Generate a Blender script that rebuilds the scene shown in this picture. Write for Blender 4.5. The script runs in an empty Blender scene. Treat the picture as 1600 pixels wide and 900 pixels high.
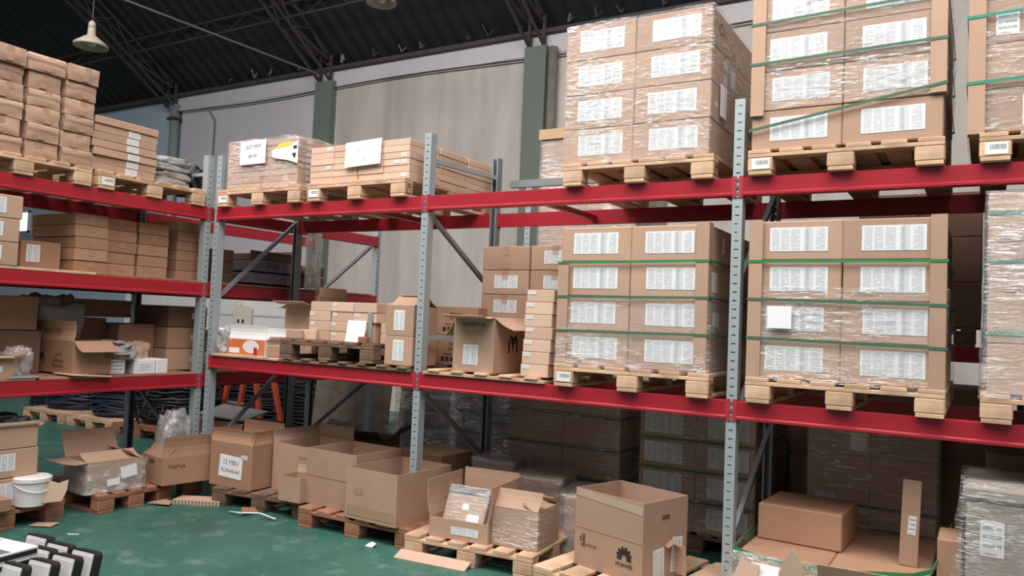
import bpy, bmesh, math, random
from mathutils import Vector, Matrix, noise
random.seed(7)
S = bpy.context.scene
COL = S.collection
R = math.radians
# ------------------------------------------------------------------ camera
CAMLOC = Vector((3.53, -4.6, 1.5926)); YAW, PITCH, ROLL, FPX = .54, .044, .042, 1231.63
F_ = Vector((-math.sin(YAW)*math.cos(PITCH), math.cos(YAW)*math.cos(PITCH), math.sin(PITCH)))
R_ = F_.cross(Vector((0, 0, 1))).normalized(); U_ = R_.cross(F_)
RR = math.cos(ROLL)*R_ + math.sin(ROLL)*U_; UU = -math.sin(ROLL)*R_ + math.cos(ROLL)*U_
cam = bpy.data.cameras.new('camera'); co = bpy.data.objects.new('camera', cam); COL.objects.link(co)
cam.sensor_width = 36; cam.lens = FPX/1600*36; cam.clip_start = .05
co.matrix_world = Matrix(((RR.x, UU.x, -F_.x, CAMLOC.x), (RR.y, UU.y, -F_.y, CAMLOC.y), (RR.z, UU.z, -F_.z, CAMLOC.z), (0, 0, 0, 1)))
S.camera = co
# ------------------------------------------------------------------ light
W = bpy.data.worlds.new('world'); S.world = W; W.use_nodes = True
bg = W.node_tree.nodes['Background']; bg.inputs[0].default_value = (.90, .93, 1, 1); bg.inputs[1].default_value = .28
def area(name, loc, rot, sx, sy, power, col):
    l = bpy.data.lights.new(name, 'AREA'); l.shape = 'RECTANGLE'; l.size = sx; l.size_y = sy; l.energy = power; l.color = col
    o = bpy.data.objects.new(name, l); COL.objects.link(o); o.location = loc; o.rotation_euler = rot
    return o
area('skylight_over_aisle', (0, -3.0, 7.4), (R(20), 0, 0), 12, 2.6, 1250, (1, .955, .93))
area('skylight_over_entrance', (5, -8.5, 9.5), (R(38), 0, 0), 16, 3.5, 780, (1, .96, .94))
S.view_settings.view_transform = 'Standard'; S.view_settings.look = 'None'
S.view_settings.exposure = -0.22; S.view_settings.gamma = 1; S.view_settings.use_curve_mapping = False
# ------------------------------------------------------------------ materials
def srgb(r, g, b):
    f = lambda c: (c/255/12.92) if c/255 <= .04045 else ((c/255+.055)/1.055)**2.4
    return (f(r), f(g), f(b), 1)
MATS = {}
class NT:
    def __init__(s, name):
        s.m = bpy.data.materials.new(name); s.m.use_nodes = True; s.t = s.m.node_tree; s.n = s.t.nodes; s.l = s.t.links
        s.b = s.n['Principled BSDF']; s.out = s.n['Material Output']; MATS[name] = s.m
    def N(s, typ, **kw):
        n = s.n.new(typ)
        for k, v in kw.items():
            if k.startswith('i_'):
                key = k[2:]; key = int(key) if key.isdigit() else key.replace('_', ' ')
                n.inputs[key].default_value = v
            else: setattr(n, k, v)
        return n
    def L(s, a, b): s.l.new(a, b)
    def coord(s, scale=(1, 1, 1), which='Object'):
        tc = s.N('ShaderNodeTexCoord'); mp = s.N('ShaderNodeMapping'); mp.inputs['Scale'].default_value = scale
        s.L(tc.outputs[which], mp.inputs[0]); return mp.outputs[0]
    def noise(s, vec, scale, detail=4, rough=.55):
        n = s.N('ShaderNodeTexNoise'); n.inputs['Scale'].default_value = scale; n.inputs['Detail'].default_value = detail
        n.inputs['Roughness'].default_value = rough
        if vec: s.L(vec, n.inputs['Vector'])
        return n.outputs[0]
    def ramp(s, fac, stops):
        r = s.N('ShaderNodeValToRGB'); e = r.color_ramp.elements
        while len(e) < len(stops): e.new(.5)
        for i, (p, c) in enumerate(stops):
            e[i].position = p; e[i].color = c if len(c) == 4 else (*c, 1)
        s.L(fac, r.inputs[0]); return r.outputs[0]
    def mix(s, fac, a, b, mode='MIX'):
        n = s.N('ShaderNodeMixRGB', blend_type=mode)
        for i, v in enumerate((fac, a, b)):
            if isinstance(v, (int, float)): n.inputs[i].default_value = v
            elif isinstance(v, tuple): n.inputs[i].default_value = v
            else: s.L(v, n.inputs[i])
        return n.outputs[0]
    def math(s, op, a, b=None):
        n = s.N('ShaderNodeMath', operation=op)
        for i, v in enumerate((a, b)):
            if v is None: continue
            if isinstance(v, (int, float)): n.inputs[i].default_value = v
            else: s.L(v, n.inputs[i])
        return n.outputs[0]
    def bump(s, h, strength=.2, dist=.01):
        b = s.N('ShaderNodeBump'); b.inputs['Strength'].default_value = strength; b.inputs['Distance'].default_value = dist
        s.L(h, b.inputs['Height']); s.L(b.outputs[0], s.b.inputs['Normal']); return b.outputs[0]
    def base(s, c):
        if isinstance(c, tuple): s.b.inputs['Base Color'].default_value = c
        else: s.L(c, s.b.inputs['Base Color'])
    def rough(s, v): s.b.inputs['Roughness'].default_value = v
    def rnd(s):
        return s.N('ShaderNodeObjectInfo').outputs['Random']
def k4(c, f): return (c[0]*f, c[1]*f, c[2]*f, 1)

def mat_card(name, c, var=.16, spec=.25):
    t = NT(name); v = t.coord((1, 1, 1)); n1 = t.noise(v, 5, 5); v2 = t.coord((160, 160, 6)); n2 = t.noise(v2, 1, 2)
    c0 = t.mix(n1, k4(c, 1-var), k4(c, 1+var*.7)); c1 = t.mix(.12, c0, t.mix(n2, k4(c, .7), k4(c, 1.2)))
    hs = t.N('ShaderNodeHueSaturation'); hs.inputs['Saturation'].default_value = 1
    mr = t.N('ShaderNodeMapRange'); mr.inputs[3].default_value = .86; mr.inputs[4].default_value = 1.1
    t.L(t.rnd(), mr.inputs[0]); t.L(mr.outputs[0], hs.inputs['Value']); t.L(c1, hs.inputs['Color']); t.base(hs.outputs[0])
    t.rough(.72); t.b.inputs['Specular IOR Level'].default_value = spec; t.bump(n1, .12, .01); return t.m
def mat_wood(name, c, d, dirt=.3):
    t = NT(name); v = t.coord((9, 9, 9)); n = t.noise(t.coord((3, 3, 60)), 1, 4); n2 = t.noise(v, .6, 4); n3 = t.noise(t.coord((2, 40, 40)), 1, 3)
    c0 = t.mix(n3, d, c); c1 = t.mix(t.ramp(n2, [(.45, (0, 0, 0)), (.75, (1, 1, 1))]), c0, k4(d, 1-dirt))
    hs = t.N('ShaderNodeHueSaturation'); mr = t.N('ShaderNodeMapRange'); mr.inputs[3].default_value = .8; mr.inputs[4].default_value = 1.15
    t.L(t.rnd(), mr.inputs[0]); t.L(mr.outputs[0], hs.inputs['Value']); t.L(c1, hs.inputs['Color']); t.base(hs.outputs[0])
    t.rough(.8); t.bump(n3, .25, .004); return t.m
def mat_plain(name, c, rough=.5, metal=0, var=.08, scale=8, spec=.5):
    t = NT(name); n = t.noise(t.coord(), scale, 4); t.base(t.mix(n, k4(c, 1-var), k4(c, 1+var))); t.rough(rough)
    t.b.inputs['Metallic'].default_value = metal; t.b.inputs['Specular IOR Level'].default_value = spec; return t.m

CARD = mat_card('cardboard', srgb(180, 148, 126))
PALE = mat_card('cardboard_pale', srgb(206, 175, 152), .08)
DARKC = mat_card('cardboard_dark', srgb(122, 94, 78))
WARM = mat_card('cardboard_warm', srgb(170, 132, 106))
BLUISH = mat_card('cardboard_bluish', srgb(118, 112, 122))
INNER = mat_card('cardboard_inside', srgb(172, 130, 102))
TAPE = mat_plain('brown_tape', srgb(168, 134, 110), .35)
CLEAR_TAPE = mat_plain('clear_tape', srgb(180, 160, 140), .25)
PINE = mat_wood('pine_wood', srgb(220, 188, 158), srgb(196, 158, 126))
REDWOOD = mat_wood('reddish_wood', srgb(176, 126, 98), srgb(140, 92, 68))
OLDWOOD = mat_wood('old_wood', srgb(138, 108, 88), srgb(92, 68, 54))
PLY = mat_wood('grey_plywood', srgb(150, 136, 122), srgb(128, 114, 102))
RED = mat_plain('red_paint', srgb(158, 32, 44), .36, 0, .12, 14)
REDCLIP = mat_plain('red_clip', srgb(170, 44, 54), .45)
GALV = mat_plain('galvanised_steel', srgb(168, 178, 180), .48, .35, .06, 20)
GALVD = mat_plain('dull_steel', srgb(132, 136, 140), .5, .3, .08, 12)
DARKST = mat_plain('dark_steel', srgb(30, 32, 36), .6, .2, .2, 6)
RUST = mat_plain('roof_steel', srgb(76, 69, 67), .75, .1, .3, 5)
PAPER = mat_plain('white_paper', srgb(236, 234, 236), .75, 0, .02)
INK = mat_plain('grey_ink', srgb(96, 96, 104), .8)
DINK = mat_plain('black_print', srgb(44, 30, 26), .8)
BINK = mat_plain('brown_print', srgb(104, 68, 48), .8)
BLACK = mat_plain('black_rubber', srgb(30, 32, 32), .6)
WHITEP = mat_plain('white_plastic', srgb(226, 224, 222), .45, 0, .03)
ORANGE = mat_plain('orange_print', srgb(214, 116, 66), .6)
ORNGP = mat_plain('orange_paint', srgb(182, 72, 50), .5)
GREENS = mat_plain('green_strap', srgb(58, 128, 84), .35, 0, .15)
TEALS = mat_plain('teal_strap', srgb(62, 138, 118), .35, 0, .15)
OLIVES = mat_plain('faded_green_strap', srgb(74, 104, 84), .4, 0, .15)
CABLE = mat_plain('black_cable', srgb(38, 42, 48), .5, 0, .2)
BCABLE = mat_plain('blue_black_cable', srgb(36, 44, 60), .45, 0, .2)
GREYBAG = mat_plain('grey_plastic_bag', srgb(146, 146, 144), .3, 0, .25, 9)
CREAM = mat_plain('cream_steel', srgb(220, 212, 192), .5)
YELLOW = mat_plain('yellow_print', srgb(214, 198, 70), .6)
GOLD = mat_plain('gold_print', srgb(198, 170, 84), .5)
LAMPG = mat_plain('enamel_grey', srgb(176, 166, 148), .5)
BLUEGREY = mat_plain('blue_grey_panel', srgb(150, 166, 186), .5)

def mat_film(name, base=.10, glint=.75, milk=.5, tint=(1, 1, 1, 1), sc=(6, 6, 50)):
    t = NT(name); t.n.remove(t.b)
    v = t.coord(sc)
    nn = t.N('ShaderNodeTexNoise'); nn.inputs['Scale'].default_value = 2.6; nn.inputs['Detail'].default_value = 6; nn.inputs['Roughness'].default_value = .62; nn.inputs['Distortion'].default_value = .9; t.L(v, nn.inputs['Vector']); n = nn.outputs[0]
    n2 = t.noise(t.coord((7, 7, 13)), 1, 4); n3 = t.noise(t.coord((.9, .9, 1.3)), 2.2, 3)
    st = t.ramp(n, [(.50, (0, 0, 0)), (.60, (1, 1, 1))])  # wrinkle glints put into the film colour as white noise streaks
    patch = t.ramp(n3, [(.42, (.12, .12, .12)), (.58, (1, 1, 1))])
    mk = t.math('MULTIPLY', st, patch)
    bp = t.N('ShaderNodeBump'); bp.inputs['Strength'].default_value = .75; bp.inputs['Distance'].default_value = .02
    t.L(t.math('ADD', n, t.math('MULTIPLY', n2, .6)), bp.inputs['Height'])
    g = t.N('ShaderNodeBsdfGlossy'); g.inputs['Roughness'].default_value = .2; g.inputs['Color'].default_value = (1, 1, 1, 1); t.L(bp.outputs[0], g.inputs['Normal'])
    d = t.N('ShaderNodeBsdfDiffuse'); d.inputs['Color'].default_value = (.92, .91, .90, 1); t.L(bp.outputs[0], d.inputs['Normal'])
    tr = t.N('ShaderNodeBsdfTransparent'); tr.inputs['Color'].default_value = tint
    m1 = t.N('ShaderNodeMixShader'); m1.inputs[0].default_value = milk; t.L(g.outputs[0], m1.inputs[1]); t.L(d.outputs[0], m1.inputs[2])
    fac = t.math('ADD', t.math('MULTIPLY', mk, glint), base)
    m2 = t.N('ShaderNodeMixShader'); t.L(fac, m2.inputs[0]); t.L(tr.outputs[0], m2.inputs[1]); t.L(m1.outputs[0], m2.inputs[2])
    t.L(m2.outputs[0], t.out.inputs[0]); return t.m
FILM = mat_film('stretch_film')
FILM2 = mat_film('heavy_stretch_film', .20, .6, .45, sc=(3.5, 3.5, 26))
FILM3 = mat_film('crumpled_film', .3, .6, .5, sc=(5, 5, 6))
BAGCLR = mat_film('clear_bag', .32, .5, .6, sc=(6, 6, 5))

def mat_label(name, cols, rows, seed, grey=(.62, .75), dens=.46, head=.0):
    """white sticker with columns of small printed lines (uv space)"""
    t = NT(name); tc = t.N('ShaderNodeTexCoord'); sp = t.N('ShaderNodeSeparateXYZ'); t.L(tc.outputs['UV'], sp.inputs[0])
    u, v = sp.outputs[0], sp.outputs[1]
    row = t.math('LESS_THAN', t.math('FRACT', t.math('MULTIPLY', v, rows)), .42)
    colm = None
    for a, b in cols:
        m = t.math('MULTIPLY', t.math('GREATER_THAN', u, a), t.math('LESS_THAN', u, b))
        colm = m if colm is None else t.math('MAXIMUM', colm, m)
    edge = t.math('MULTIPLY', t.math('GREATER_THAN', v, .05), t.math('LESS_THAN', v, .93-head))
    mp = t.N('ShaderNodeMapping'); mp.inputs['Scale'].default_value = (11, rows*.7, 1); mp.inputs['Location'].default_value = (seed, seed, 0); t.L(tc.outputs['UV'], mp.inputs[0])
    n = t.noise(mp.outputs[0], 1, 2); word = t.math('GREATER_THAN', n, dens)
    msk = t.math('MULTIPLY', t.math('MULTIPLY', row, colm), t.math('MULTIPLY', edge, word))
    g = t.math('MULTIPLY', t.math('GREATER_THAN', u, grey[0]), t.math('LESS_THAN', u, grey[1]))
    c = t.mix(t.math('MULTIPLY', g, .5), srgb(222, 224, 225), srgb(176, 183, 188))
    t.base(t.mix(t.math('MULTIPLY', msk, .62), c, srgb(86, 90, 96))); t.rough(.55); return t.m
LBIG = mat_label('shipping_label', [(.04, .17), (.20, .34), (.37, .53), (.60, .68), (.80, .95)], 20, 1.3, dens=.40)
LMID = mat_label('part_label', [(.04, .3), (.42, .58), (.66, .92)], 9, 4.1, (.30, .40))
LTALL = mat_label('tall_label', [(.1, .42), (.55, .9)], 13, 7.7, (.0, .0), .4)
LSML = mat_label('small_sticker', [(.1, .9)], 4, 2.2, (0, 0), .4)
def mat_barcode():
    t = NT('barcode_sticker'); tc = t.N('ShaderNodeTexCoord'); sp = t.N('ShaderNodeSeparateXYZ'); t.L(tc.outputs['UV'], sp.inputs[0])
    u, v = sp.outputs[0], sp.outputs[1]
    mp = t.N('ShaderNodeMapping'); mp.inputs['Scale'].default_value = (60, .01, 1); t.L(tc.outputs['UV'], mp.inputs[0])
    bar = t.math('GREATER_THAN', t.noise(mp.outputs[0], 1, 1), .5)
    win = t.math('MULTIPLY', t.math('MULTIPLY', t.math('GREATER_THAN', u, .2), t.math('LESS_THAN', u, .92)), t.math('MULTIPLY', t.math('GREATER_THAN', v, .4), t.math('LESS_THAN', v, .82)))
    t.base(t.mix(t.math('MULTIPLY', bar, win), srgb(226, 226, 224), srgb(50, 52, 56))); t.rough(.5); return t.m
BARC = mat_barcode()

def mat_floor():
    t = NT('green_floor'); v = t.coord(); a = t.noise(v, .9, 6, .6); b = t.noise(v, 4.5, 6, .65); c = t.noise(t.coord((1, 3, 1)), 12, 4)
    c0 = t.mix(t.ramp(a, [(.35, (0, 0, 0)), (.65, (1, 1, 1))]), srgb(46, 90, 80), srgb(64, 110, 98))
    c1 = t.mix(t.math('MULTIPLY', t.ramp(b, [(.54, (0, 0, 0)), (.72, (1, 1, 1))]), .6), c0, srgb(120, 138, 126))
    c2 = t.mix(t.math('MULTIPLY', t.ramp(c, [(.6, (0, 0, 0)), (.75, (1, 1, 1))]), .35), c1, srgb(30, 76, 64))
    t.base(c2); t.rough(.42); t.bump(b, .06, .01)
    r = t.ramp(b, [(.3, (.3, .3, .3)), (.7, (.6, .6, .6))]); t.L(r, t.b.inputs['Roughness']); return t.m
FLOOR = mat_floor()
def mat_wall(name, c, stain, amt):
    t = NT(name); n = t.noise(t.coord((1.6, 1.6, .28)), 1.4, 5, .6); m = t.noise(t.coord(), 5, 5); st = t.ramp(n, [(.38, (0, 0, 0)), (.68, (1, 1, 1))])
    c0 = t.mix(t.math('MULTIPLY', st, amt), c, stain); sp = t.ramp(m, [(.66, (0, 0, 0)), (.74, (1, 1, 1))])
    t.base(t.mix(t.math('MULTIPLY', sp, .35*amt), c0, k4(stain, .75))); t.rough(.9); return t.m
WALLL = mat_wall('wall_white_paint', srgb(212, 208, 212), srgb(196, 192, 196), .5)
WALLR = mat_wall('wall_beige_concrete', srgb(206, 199, 192), srgb(176, 167, 158), .8)
WALLB = mat_wall('wall_blue_white', srgb(184, 198, 212), srgb(168, 182, 198), .5)
PILLAR = mat_wall('pillar_grey_green', srgb(116, 126, 116), srgb(104, 112, 104), .5)
ROOFM = mat_plain('black_roof_sheet', srgb(40, 43, 47), .7, 0, .25, 1.5)
def mat_emit(name, c, s):
    t = NT(name); t.b.inputs['Base Color'].default_value = c; t.b.inputs['Emission Color'].default_value = c; t.b.inputs['Emission Strength'].default_value = s; return t.m
DAYPANE = mat_emit('daylight_pane', (1, 1, 1, 1), 2.2)

# ------------------------------------------------------------------ geometry helpers
def link(name, me, mat=None, parent=None, loc=(0, 0, 0), rot=(0, 0, 0)):
    o = bpy.data.objects.new(name, me); COL.objects.link(o)
    if me is not None and mat is not None and not me.materials: me.materials.append(mat)
    o.location = loc; o.rotation_euler = rot
    if parent is not None: o.parent = parent
    return o
def tag(o, label=None, cat=None, group=None, kind=None):
    if label: o['label'] = label
    if cat: o['category'] = cat
    if group: o['group'] = group
    if kind: o['kind'] = kind
    return o
def empty(name, loc, rz=0):
    o = bpy.data.objects.new(name, None); COL.objects.link(o); o.location = loc; o.rotation_euler = (0, 0, rz); o.empty_display_size = .05
    return o
def pydata(name, v, f, mat=None, smooth=False):
    me = bpy.data.meshes.new(name); me.from_pydata([tuple(p) for p in v], [], f); me.update()
    if mat: me.materials.append(mat)
    if smooth:
        for p in me.polygons: p.use_smooth = True
    return me
CACHE = {}
def box_me(sx, sy, sz, mat, bev=0.0, base=True, name='box'):
    """box centred on x,y; z from 0 (base) or centred; bevelled edges"""
    key = (round(sx, 4), round(sy, 4), round(sz, 4), mat.name, round(bev, 4), base)
    if key in CACHE: return CACHE[key]
    hx, hy = sx/2, sy/2; z0, z1 = (0, sz) if base else (-sz/2, sz/2)
    if bev <= 0:
        v = [(x, y, z) for z in (z0, z1) for x, y in ((-hx, -hy), (hx, -hy), (hx, hy), (-hx, hy))]
        f = [(0, 3, 2, 1), (4, 5, 6, 7), (0, 1, 5, 4), (1, 2, 6, 5), (2, 3, 7, 6), (3, 0, 4, 7)]
        me = pydata(name, v, f, mat)
    else:
        bm = bmesh.new(); bmesh.ops.create_cube(bm, size=1)
        for q in bm.verts: q.co = Vector((q.co.x*sx, q.co.y*sy, (q.co.z+.5)*sz + z0))
        bmesh.ops.bevel(bm, geom=bm.edges[:], offset=min(bev, sx/3, sy/3, sz/3), segments=1, affect='EDGES')
        me = bpy.data.meshes.new(name); bm.to_mesh(me); bm.free(); me.materials.append(mat)
    CACHE[key] = me; return me
class MB:
    """collects boxes, tubes, bars into one mesh"""
    def __init__(s): s.v = []; s.f = []
    def add(s, v, f):
        o = len(s.v); s.v += [tuple(p) for p in v]; s.f += [tuple(i+o for i in q) for q in f]; return s
    def box(s, x0, x1, y0, y1, z0, z1):
        return s.add([(x, y, z) for z in (z0, z1) for x, y in ((x0, y0), (x1, y0), (x1, y1), (x0, y1))],
                     [(0, 3, 2, 1), (4, 5, 6, 7), (0, 1, 5, 4), (1, 2, 6, 5), (2, 3, 7, 6), (3, 0, 4, 7)])
    def bar(s, a, b, w, d, up=(0, 0, 1)):
        a, b = Vector(a), Vector(b); t = (b-a).normalized(); u = Vector(up)
        if abs(t.dot(u)) > .97: u = Vector((1, 0, 0))
        p = t.cross(u).normalized(); q = p.cross(t)
        v = [e + p*sx*w/2 + q*sy*d/2 for e in (a, b) for sx, sy in ((-1, -1), (1, -1), (1, 1), (-1, 1))]
        return s.add(v, [(0, 3, 2, 1), (4, 5, 6, 7), (0, 1, 5, 4), (1, 2, 6, 5), (2, 3, 7, 6), (3, 0, 4, 7)])
    def tube(s, pts, r, n=6, closed=False):
        pts = [Vector(p) for p in pts]; N = len(pts); o = len(s.v); prev = None
        for i, p in enumerate(pts):
            a = pts[i-1] if (i > 0 or closed) else p; b = pts[(i+1) % N] if (i < N-1 or closed) else p
            t = (b-a).normalized(); u = Vector((0, 0, 1)) if abs(t.z) < .95 else Vector((1, 0, 0))
            x = t.cross(u).normalized(); y = x.cross(t)
            rr = r[i] if isinstance(r, (list, tuple)) else r
            s.v += [tuple(p + x*math.cos(2*math.pi*k/n)*rr + y*math.sin(2*math.pi*k/n)*rr) for k in range(n)]
        for i in range(N if closed else N-1):
            for k in range(n):
                a = o+i*n; b = o+((i+1) % N)*n
                s.f.append((a+k, a+(k+1) % n, b+(k+1) % n, b+k))
        if not closed:
            s.f.append(tuple(o+k for k in range(n))[::-1]); s.f.append(tuple(o+(N-1)*n+k for k in range(n)))
        return s
    def lathe(s, prof, n=24, c=(0, 0, 0)):
        o = len(s.v); c = Vector(c)
        for r, z in prof: s.v += [tuple(c + Vector((r*math.cos(2*math.pi*k/n), r*math.sin(2*math.pi*k/n), z))) for k in range(n)]
        for i in range(len(prof)-1):
            for k in range(n):
                a = o+i*n; b = a+n; s.f.append((a+k, a+(k+1) % n, b+(k+1) % n, b+k))
        return s
    def me(s, name, mat, smooth=False): return pydata(name, s.v, s.f, mat, smooth)
    def build(s, name, mat, parent=None, loc=(0, 0, 0), rot=(0, 0, 0), smooth=False): return link(name, s.me(name, mat, smooth), None, parent, loc, rot)
def lab_me(w, h, mat):
    key = ('lab', round(w, 3), round(h, 3), mat.name)
    if key in CACHE: return CACHE[key]
    t = .0016
    v = [(-w/2, 0, -h/2), (w/2, 0, -h/2), (w/2, 0, h/2), (-w/2, 0, h/2), (-w/2, -t, -h/2), (w/2, -t, -h/2), (w/2, -t, h/2), (-w/2, -t, h/2)]
    f = [(0, 3, 2, 1)[::-1], (4, 5, 6, 7), (0, 1, 5, 4), (1, 2, 6, 5), (2, 3, 7, 6), (3, 0, 4, 7)]
    me = pydata('label', v, f, mat); uv = me.uv_layers.new(name='UVMap')
    for lp in me.loops:
        p = me.vertices[lp.vertex_index].co; uv.data[lp.index].uv = (p.x/w+.5, p.z/h+.5)
    CACHE[key] = me; return me
FACE = {'F': (0, (0, -1)), 'R': (math.pi/2, (1, 0)), 'B': (math.pi, (0, 1)), 'L': (-math.pi/2, (-1, 0))}
def on_face(dims, face, u, v, off=.0006):
    """location + rotation of a flat thing facing out of a body face; u from face centre, v above base"""
    w, d, h = dims; rz, n = FACE[face]
    if face in 'FB': p = Vector((u if face == 'F' else -u, n[1]*(d/2+off), v))
    else: p = Vector((n[0]*(w/2+off), u if face == 'R' else -u, v))
    return p, (0, 0, rz)
def label(par, dims, face, u, v, w, h, mat=None, name='label', tilt=0, lab=None):
    p, r = on_face(dims, face, u, v); o = link(name, lab_me(w, h, mat or LBIG), None, par, p, (0, 0, r[2]))
    if tilt: o.rotation_euler = (Matrix.Rotation(r[2], 3, 'Z') @ Matrix.Rotation(tilt, 3, 'Y')).to_euler()
    if lab: o['label'] = lab
    return o
def text(par, dims, face, u, v, body, size, mat=DINK, shear=0, name='print', tilt=0):
    cu = bpy.data.curves.new('t', 'FONT'); cu.body = body; cu.size = size; cu.align_x = 'CENTER'; cu.align_y = 'CENTER'; cu.extrude = .0004; cu.shear = shear; cu.resolution_u = 2
    tmp = bpy.data.objects.new('t', cu); COL.objects.link(tmp); bpy.context.view_layer.update()
    me = bpy.data.meshes.new_from_object(tmp.evaluated_get(bpy.context.evaluated_depsgraph_get())); bpy.data.objects.remove(tmp)
    me.materials.clear(); me.materials.append(mat); me.transform(Matrix.Rotation(tilt, 4, 'Z')); me.transform(Matrix.Rotation(math.pi/2, 4, 'X'))
    p, r = on_face(dims, face, u, v, .0026); return link(name, me, None, par, p, r)
def stroke_me(lines, w, mat):
    """thick flat strokes in x,z facing -y"""
    mb = MB()
    for pts in lines:
        for a, b in zip(pts, pts[1:]):
            mb.bar((a[0], -.0008, a[1]), (b[0], -.0008, b[1]), .0012, w, up=(-(b[1]-a[1]), 0, b[0]-a[0]) if False else (0, 0, 1)) if abs(a[0]-b[0]) > 1e-6 else mb.box(a[0]-w/2, a[0]+w/2, -.0014, -.0002, min(a[1], b[1]), max(a[1], b[1]))
    return mb.me('print', mat)

# ------------------------------------------------------------------ boxes
def carton(loc, dims, lab, rz=0, mat=None, name='carton', group=None, cat='carton', bev=.006, tape=False, rot=None, labels=(), me=None):
    w, d, h = dims
    o = link(name, me or box_me(w, d, h, mat or CARD, bev, name=name), None, None, loc, rot or (0, 0, rz))
    tag(o, lab, cat, group)
    if tape:
        ft = tape if isinstance(tape, str) else 'F'
        tw = .055; L_ = w if ft in 'LR' else d
        tl = .07 if h > .1 else h*.5
        p, r = on_face(dims, ft, 0, h-tl/2-.003); link('tape', lab_me(tw, tl, TAPE), None, o, p, r)
    for (face, u, v, lw, lh, m) in labels: label(o, dims, face, u, v, lw, lh, m, 'label')
    return o
def open_body(w, d, h, mat, t=.006):
    v = []; a, b = w/2, d/2; c, e = a-t, b-t
    for (x, y, z) in ((a, b, 0), (a, b, h), (c, e, h), (c, e, t)): v += [(-x, -y, z), (x, -y, z), (x, y, z), (-x, y, z)]
    f = [(3, 2, 1, 0)]
    for k in range(3):
        for i in range(4):
            j = (i+1) % 4; f.append((k*4+i, k*4+j, k*4+4+j, k*4+4+i))
    f.append((12, 13, 14, 15)); return pydata('body', v, f, mat)
def flap(par, dims, side, ln, ang, mat, inset=.004, t=.005, skew=0):
    """side F/R/B/L; ang 0 = straight up, 90 = out flat, 150 = hanging down, negative = inward"""
    w, d, h = dims; wid = (w if side in 'FB' else d) - 2*inset
    n = 4; v = []; f = []
    for i in range(n+1):
        z = ln*i/n; curl = .012*math.sin(math.pi*i/n)*(1 if ang > 0 else -1); sh = skew*z
        v += [(-wid/2+sh, -t/2-curl, z), (wid/2+sh, -t/2-curl, z), (wid/2+sh, t/2-curl, z), (-wid/2+sh, t/2-curl, z)]
    for i in range(n):
        for k in range(4): f.append((i*4+k, i*4+(k+1) % 4, i*4+4+(k+1) % 4, i*4+4+k))
    f += [(3, 2, 1, 0), (n*4, n*4+1, n*4+2, n*4+3)]
    me = pydata('flap', v, f, mat); me.transform(Matrix.Rotation(R(ang), 4, 'X'))
    rz, nn = FACE[side]
    p = Vector((nn[0]*(w/2-.003), nn[1]*(d/2-.003), h)); return link('flap', me, None, par, p, (0, 0, rz))
def open_carton(loc, dims, lab, rz=0, flaps=(), mat=None, name='open_carton', group=None, inner=None, tilt=None):
    o = empty(name, loc, rz); tag(o, lab, 'carton', group); m = mat or CARD
    link('body', open_body(*dims, m), None, o)
    for fl in flaps: flap(o, dims, *fl[:3], m, **(fl[3] if len(fl) > 3 else {}))
    return o
# ------------------------------------------------------------------ pallets
ORD = ['first', 'second', 'third', 'fourth', 'fifth', 'sixth', 'seventh', 'eighth', 'ninth']
def pallet(loc, lab, rz=0, w=1.0, d=1.2, mat=None, sticker=None, stamp=True, nb=6, h=.144, name='pallet', ring='R'):
    m = mat or PINE; o = empty(name, loc, rz); tag(o, lab, 'pallet', 'wooden pallets'); t = .022*h/.144; bh = h-3*t
    bw = .14; xs = (-w/2+bw/2, 0, w/2-bw/2); ys = (-d/2+.05, 0, d/2-.05)
    bb = box_me(.13, d, t, m, .003, name='bottom_board'); bl = box_me(bw, .1, bh, m, .006, name='block')
    st = box_me(w, .1, t, m, .003, name='stringer_board')
    for x in xs:
        link('bottom_board', bb, None, o, (x, 0, 0))
        for y in ys: link('block', bl, None, o, (x, y, t))
    for y in ys: link('stringer_board', st, None, o, (0, y, t+bh))
    bwid = (w-.05*(nb-1))/nb
    db = box_me(bwid, d, t, m, .003, name='deck_board')
    for i in range(nb): link('deck_board', db, None, o, (-w/2+bwid/2+i*(w-bwid)/(nb-1), 0, 2*t+bh))
    if sticker: link('barcode_sticker', lab_me(.1, .06, BARC), None, o, (-w/2+.075, -d/2-.0008, t+bh*.52))
    if stamp:
        mb = MB(); mb.tube([(0, .034*math.cos(a*math.pi/8), .034*math.sin(a*math.pi/8)) for a in range(16)], .003, 4, True)
        mb.bar((0, -.014, -.014), (0, -.014, .016), .004, .006); mb.bar((0, -.014, .016), (0, .012, .016), .004, .006); mb.bar((0, .012, -.016), (0, .012, .016), .004, .006)
        mb.build('stamp', BINK, o, (w/2+.0015, -d/2+.05, t+bh*.5))
    return o
def planks(x0, x1, y0, y1, z, lab, along='X', n=4, mat=None, th=.022, name='deck_plank', axis_rot=0):
    """separate loose boards laid on the beams, each a thing of its own"""
    m = mat or PINE; out = []
    for i in range(n):
        if along == 'X':
            a = (y1-y0)/n; yy = y0+a*(i+.5); o = link(name, box_me(x1-x0, a-.02, th, m, .003, name=name), None, None, ((x0+x1)/2, yy, z))
        else:
            a = (x1-x0)/n; xx = x0+a*(i+.5); o = link(name, box_me(a-.02, y1-y0, th, m, .003, name=name), None, None, (xx, (y0+y1)/2, z))
        tag(o, lab % ORD[i], 'plank', 'loose shelf planks'); out.append(o)
    return out
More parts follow.
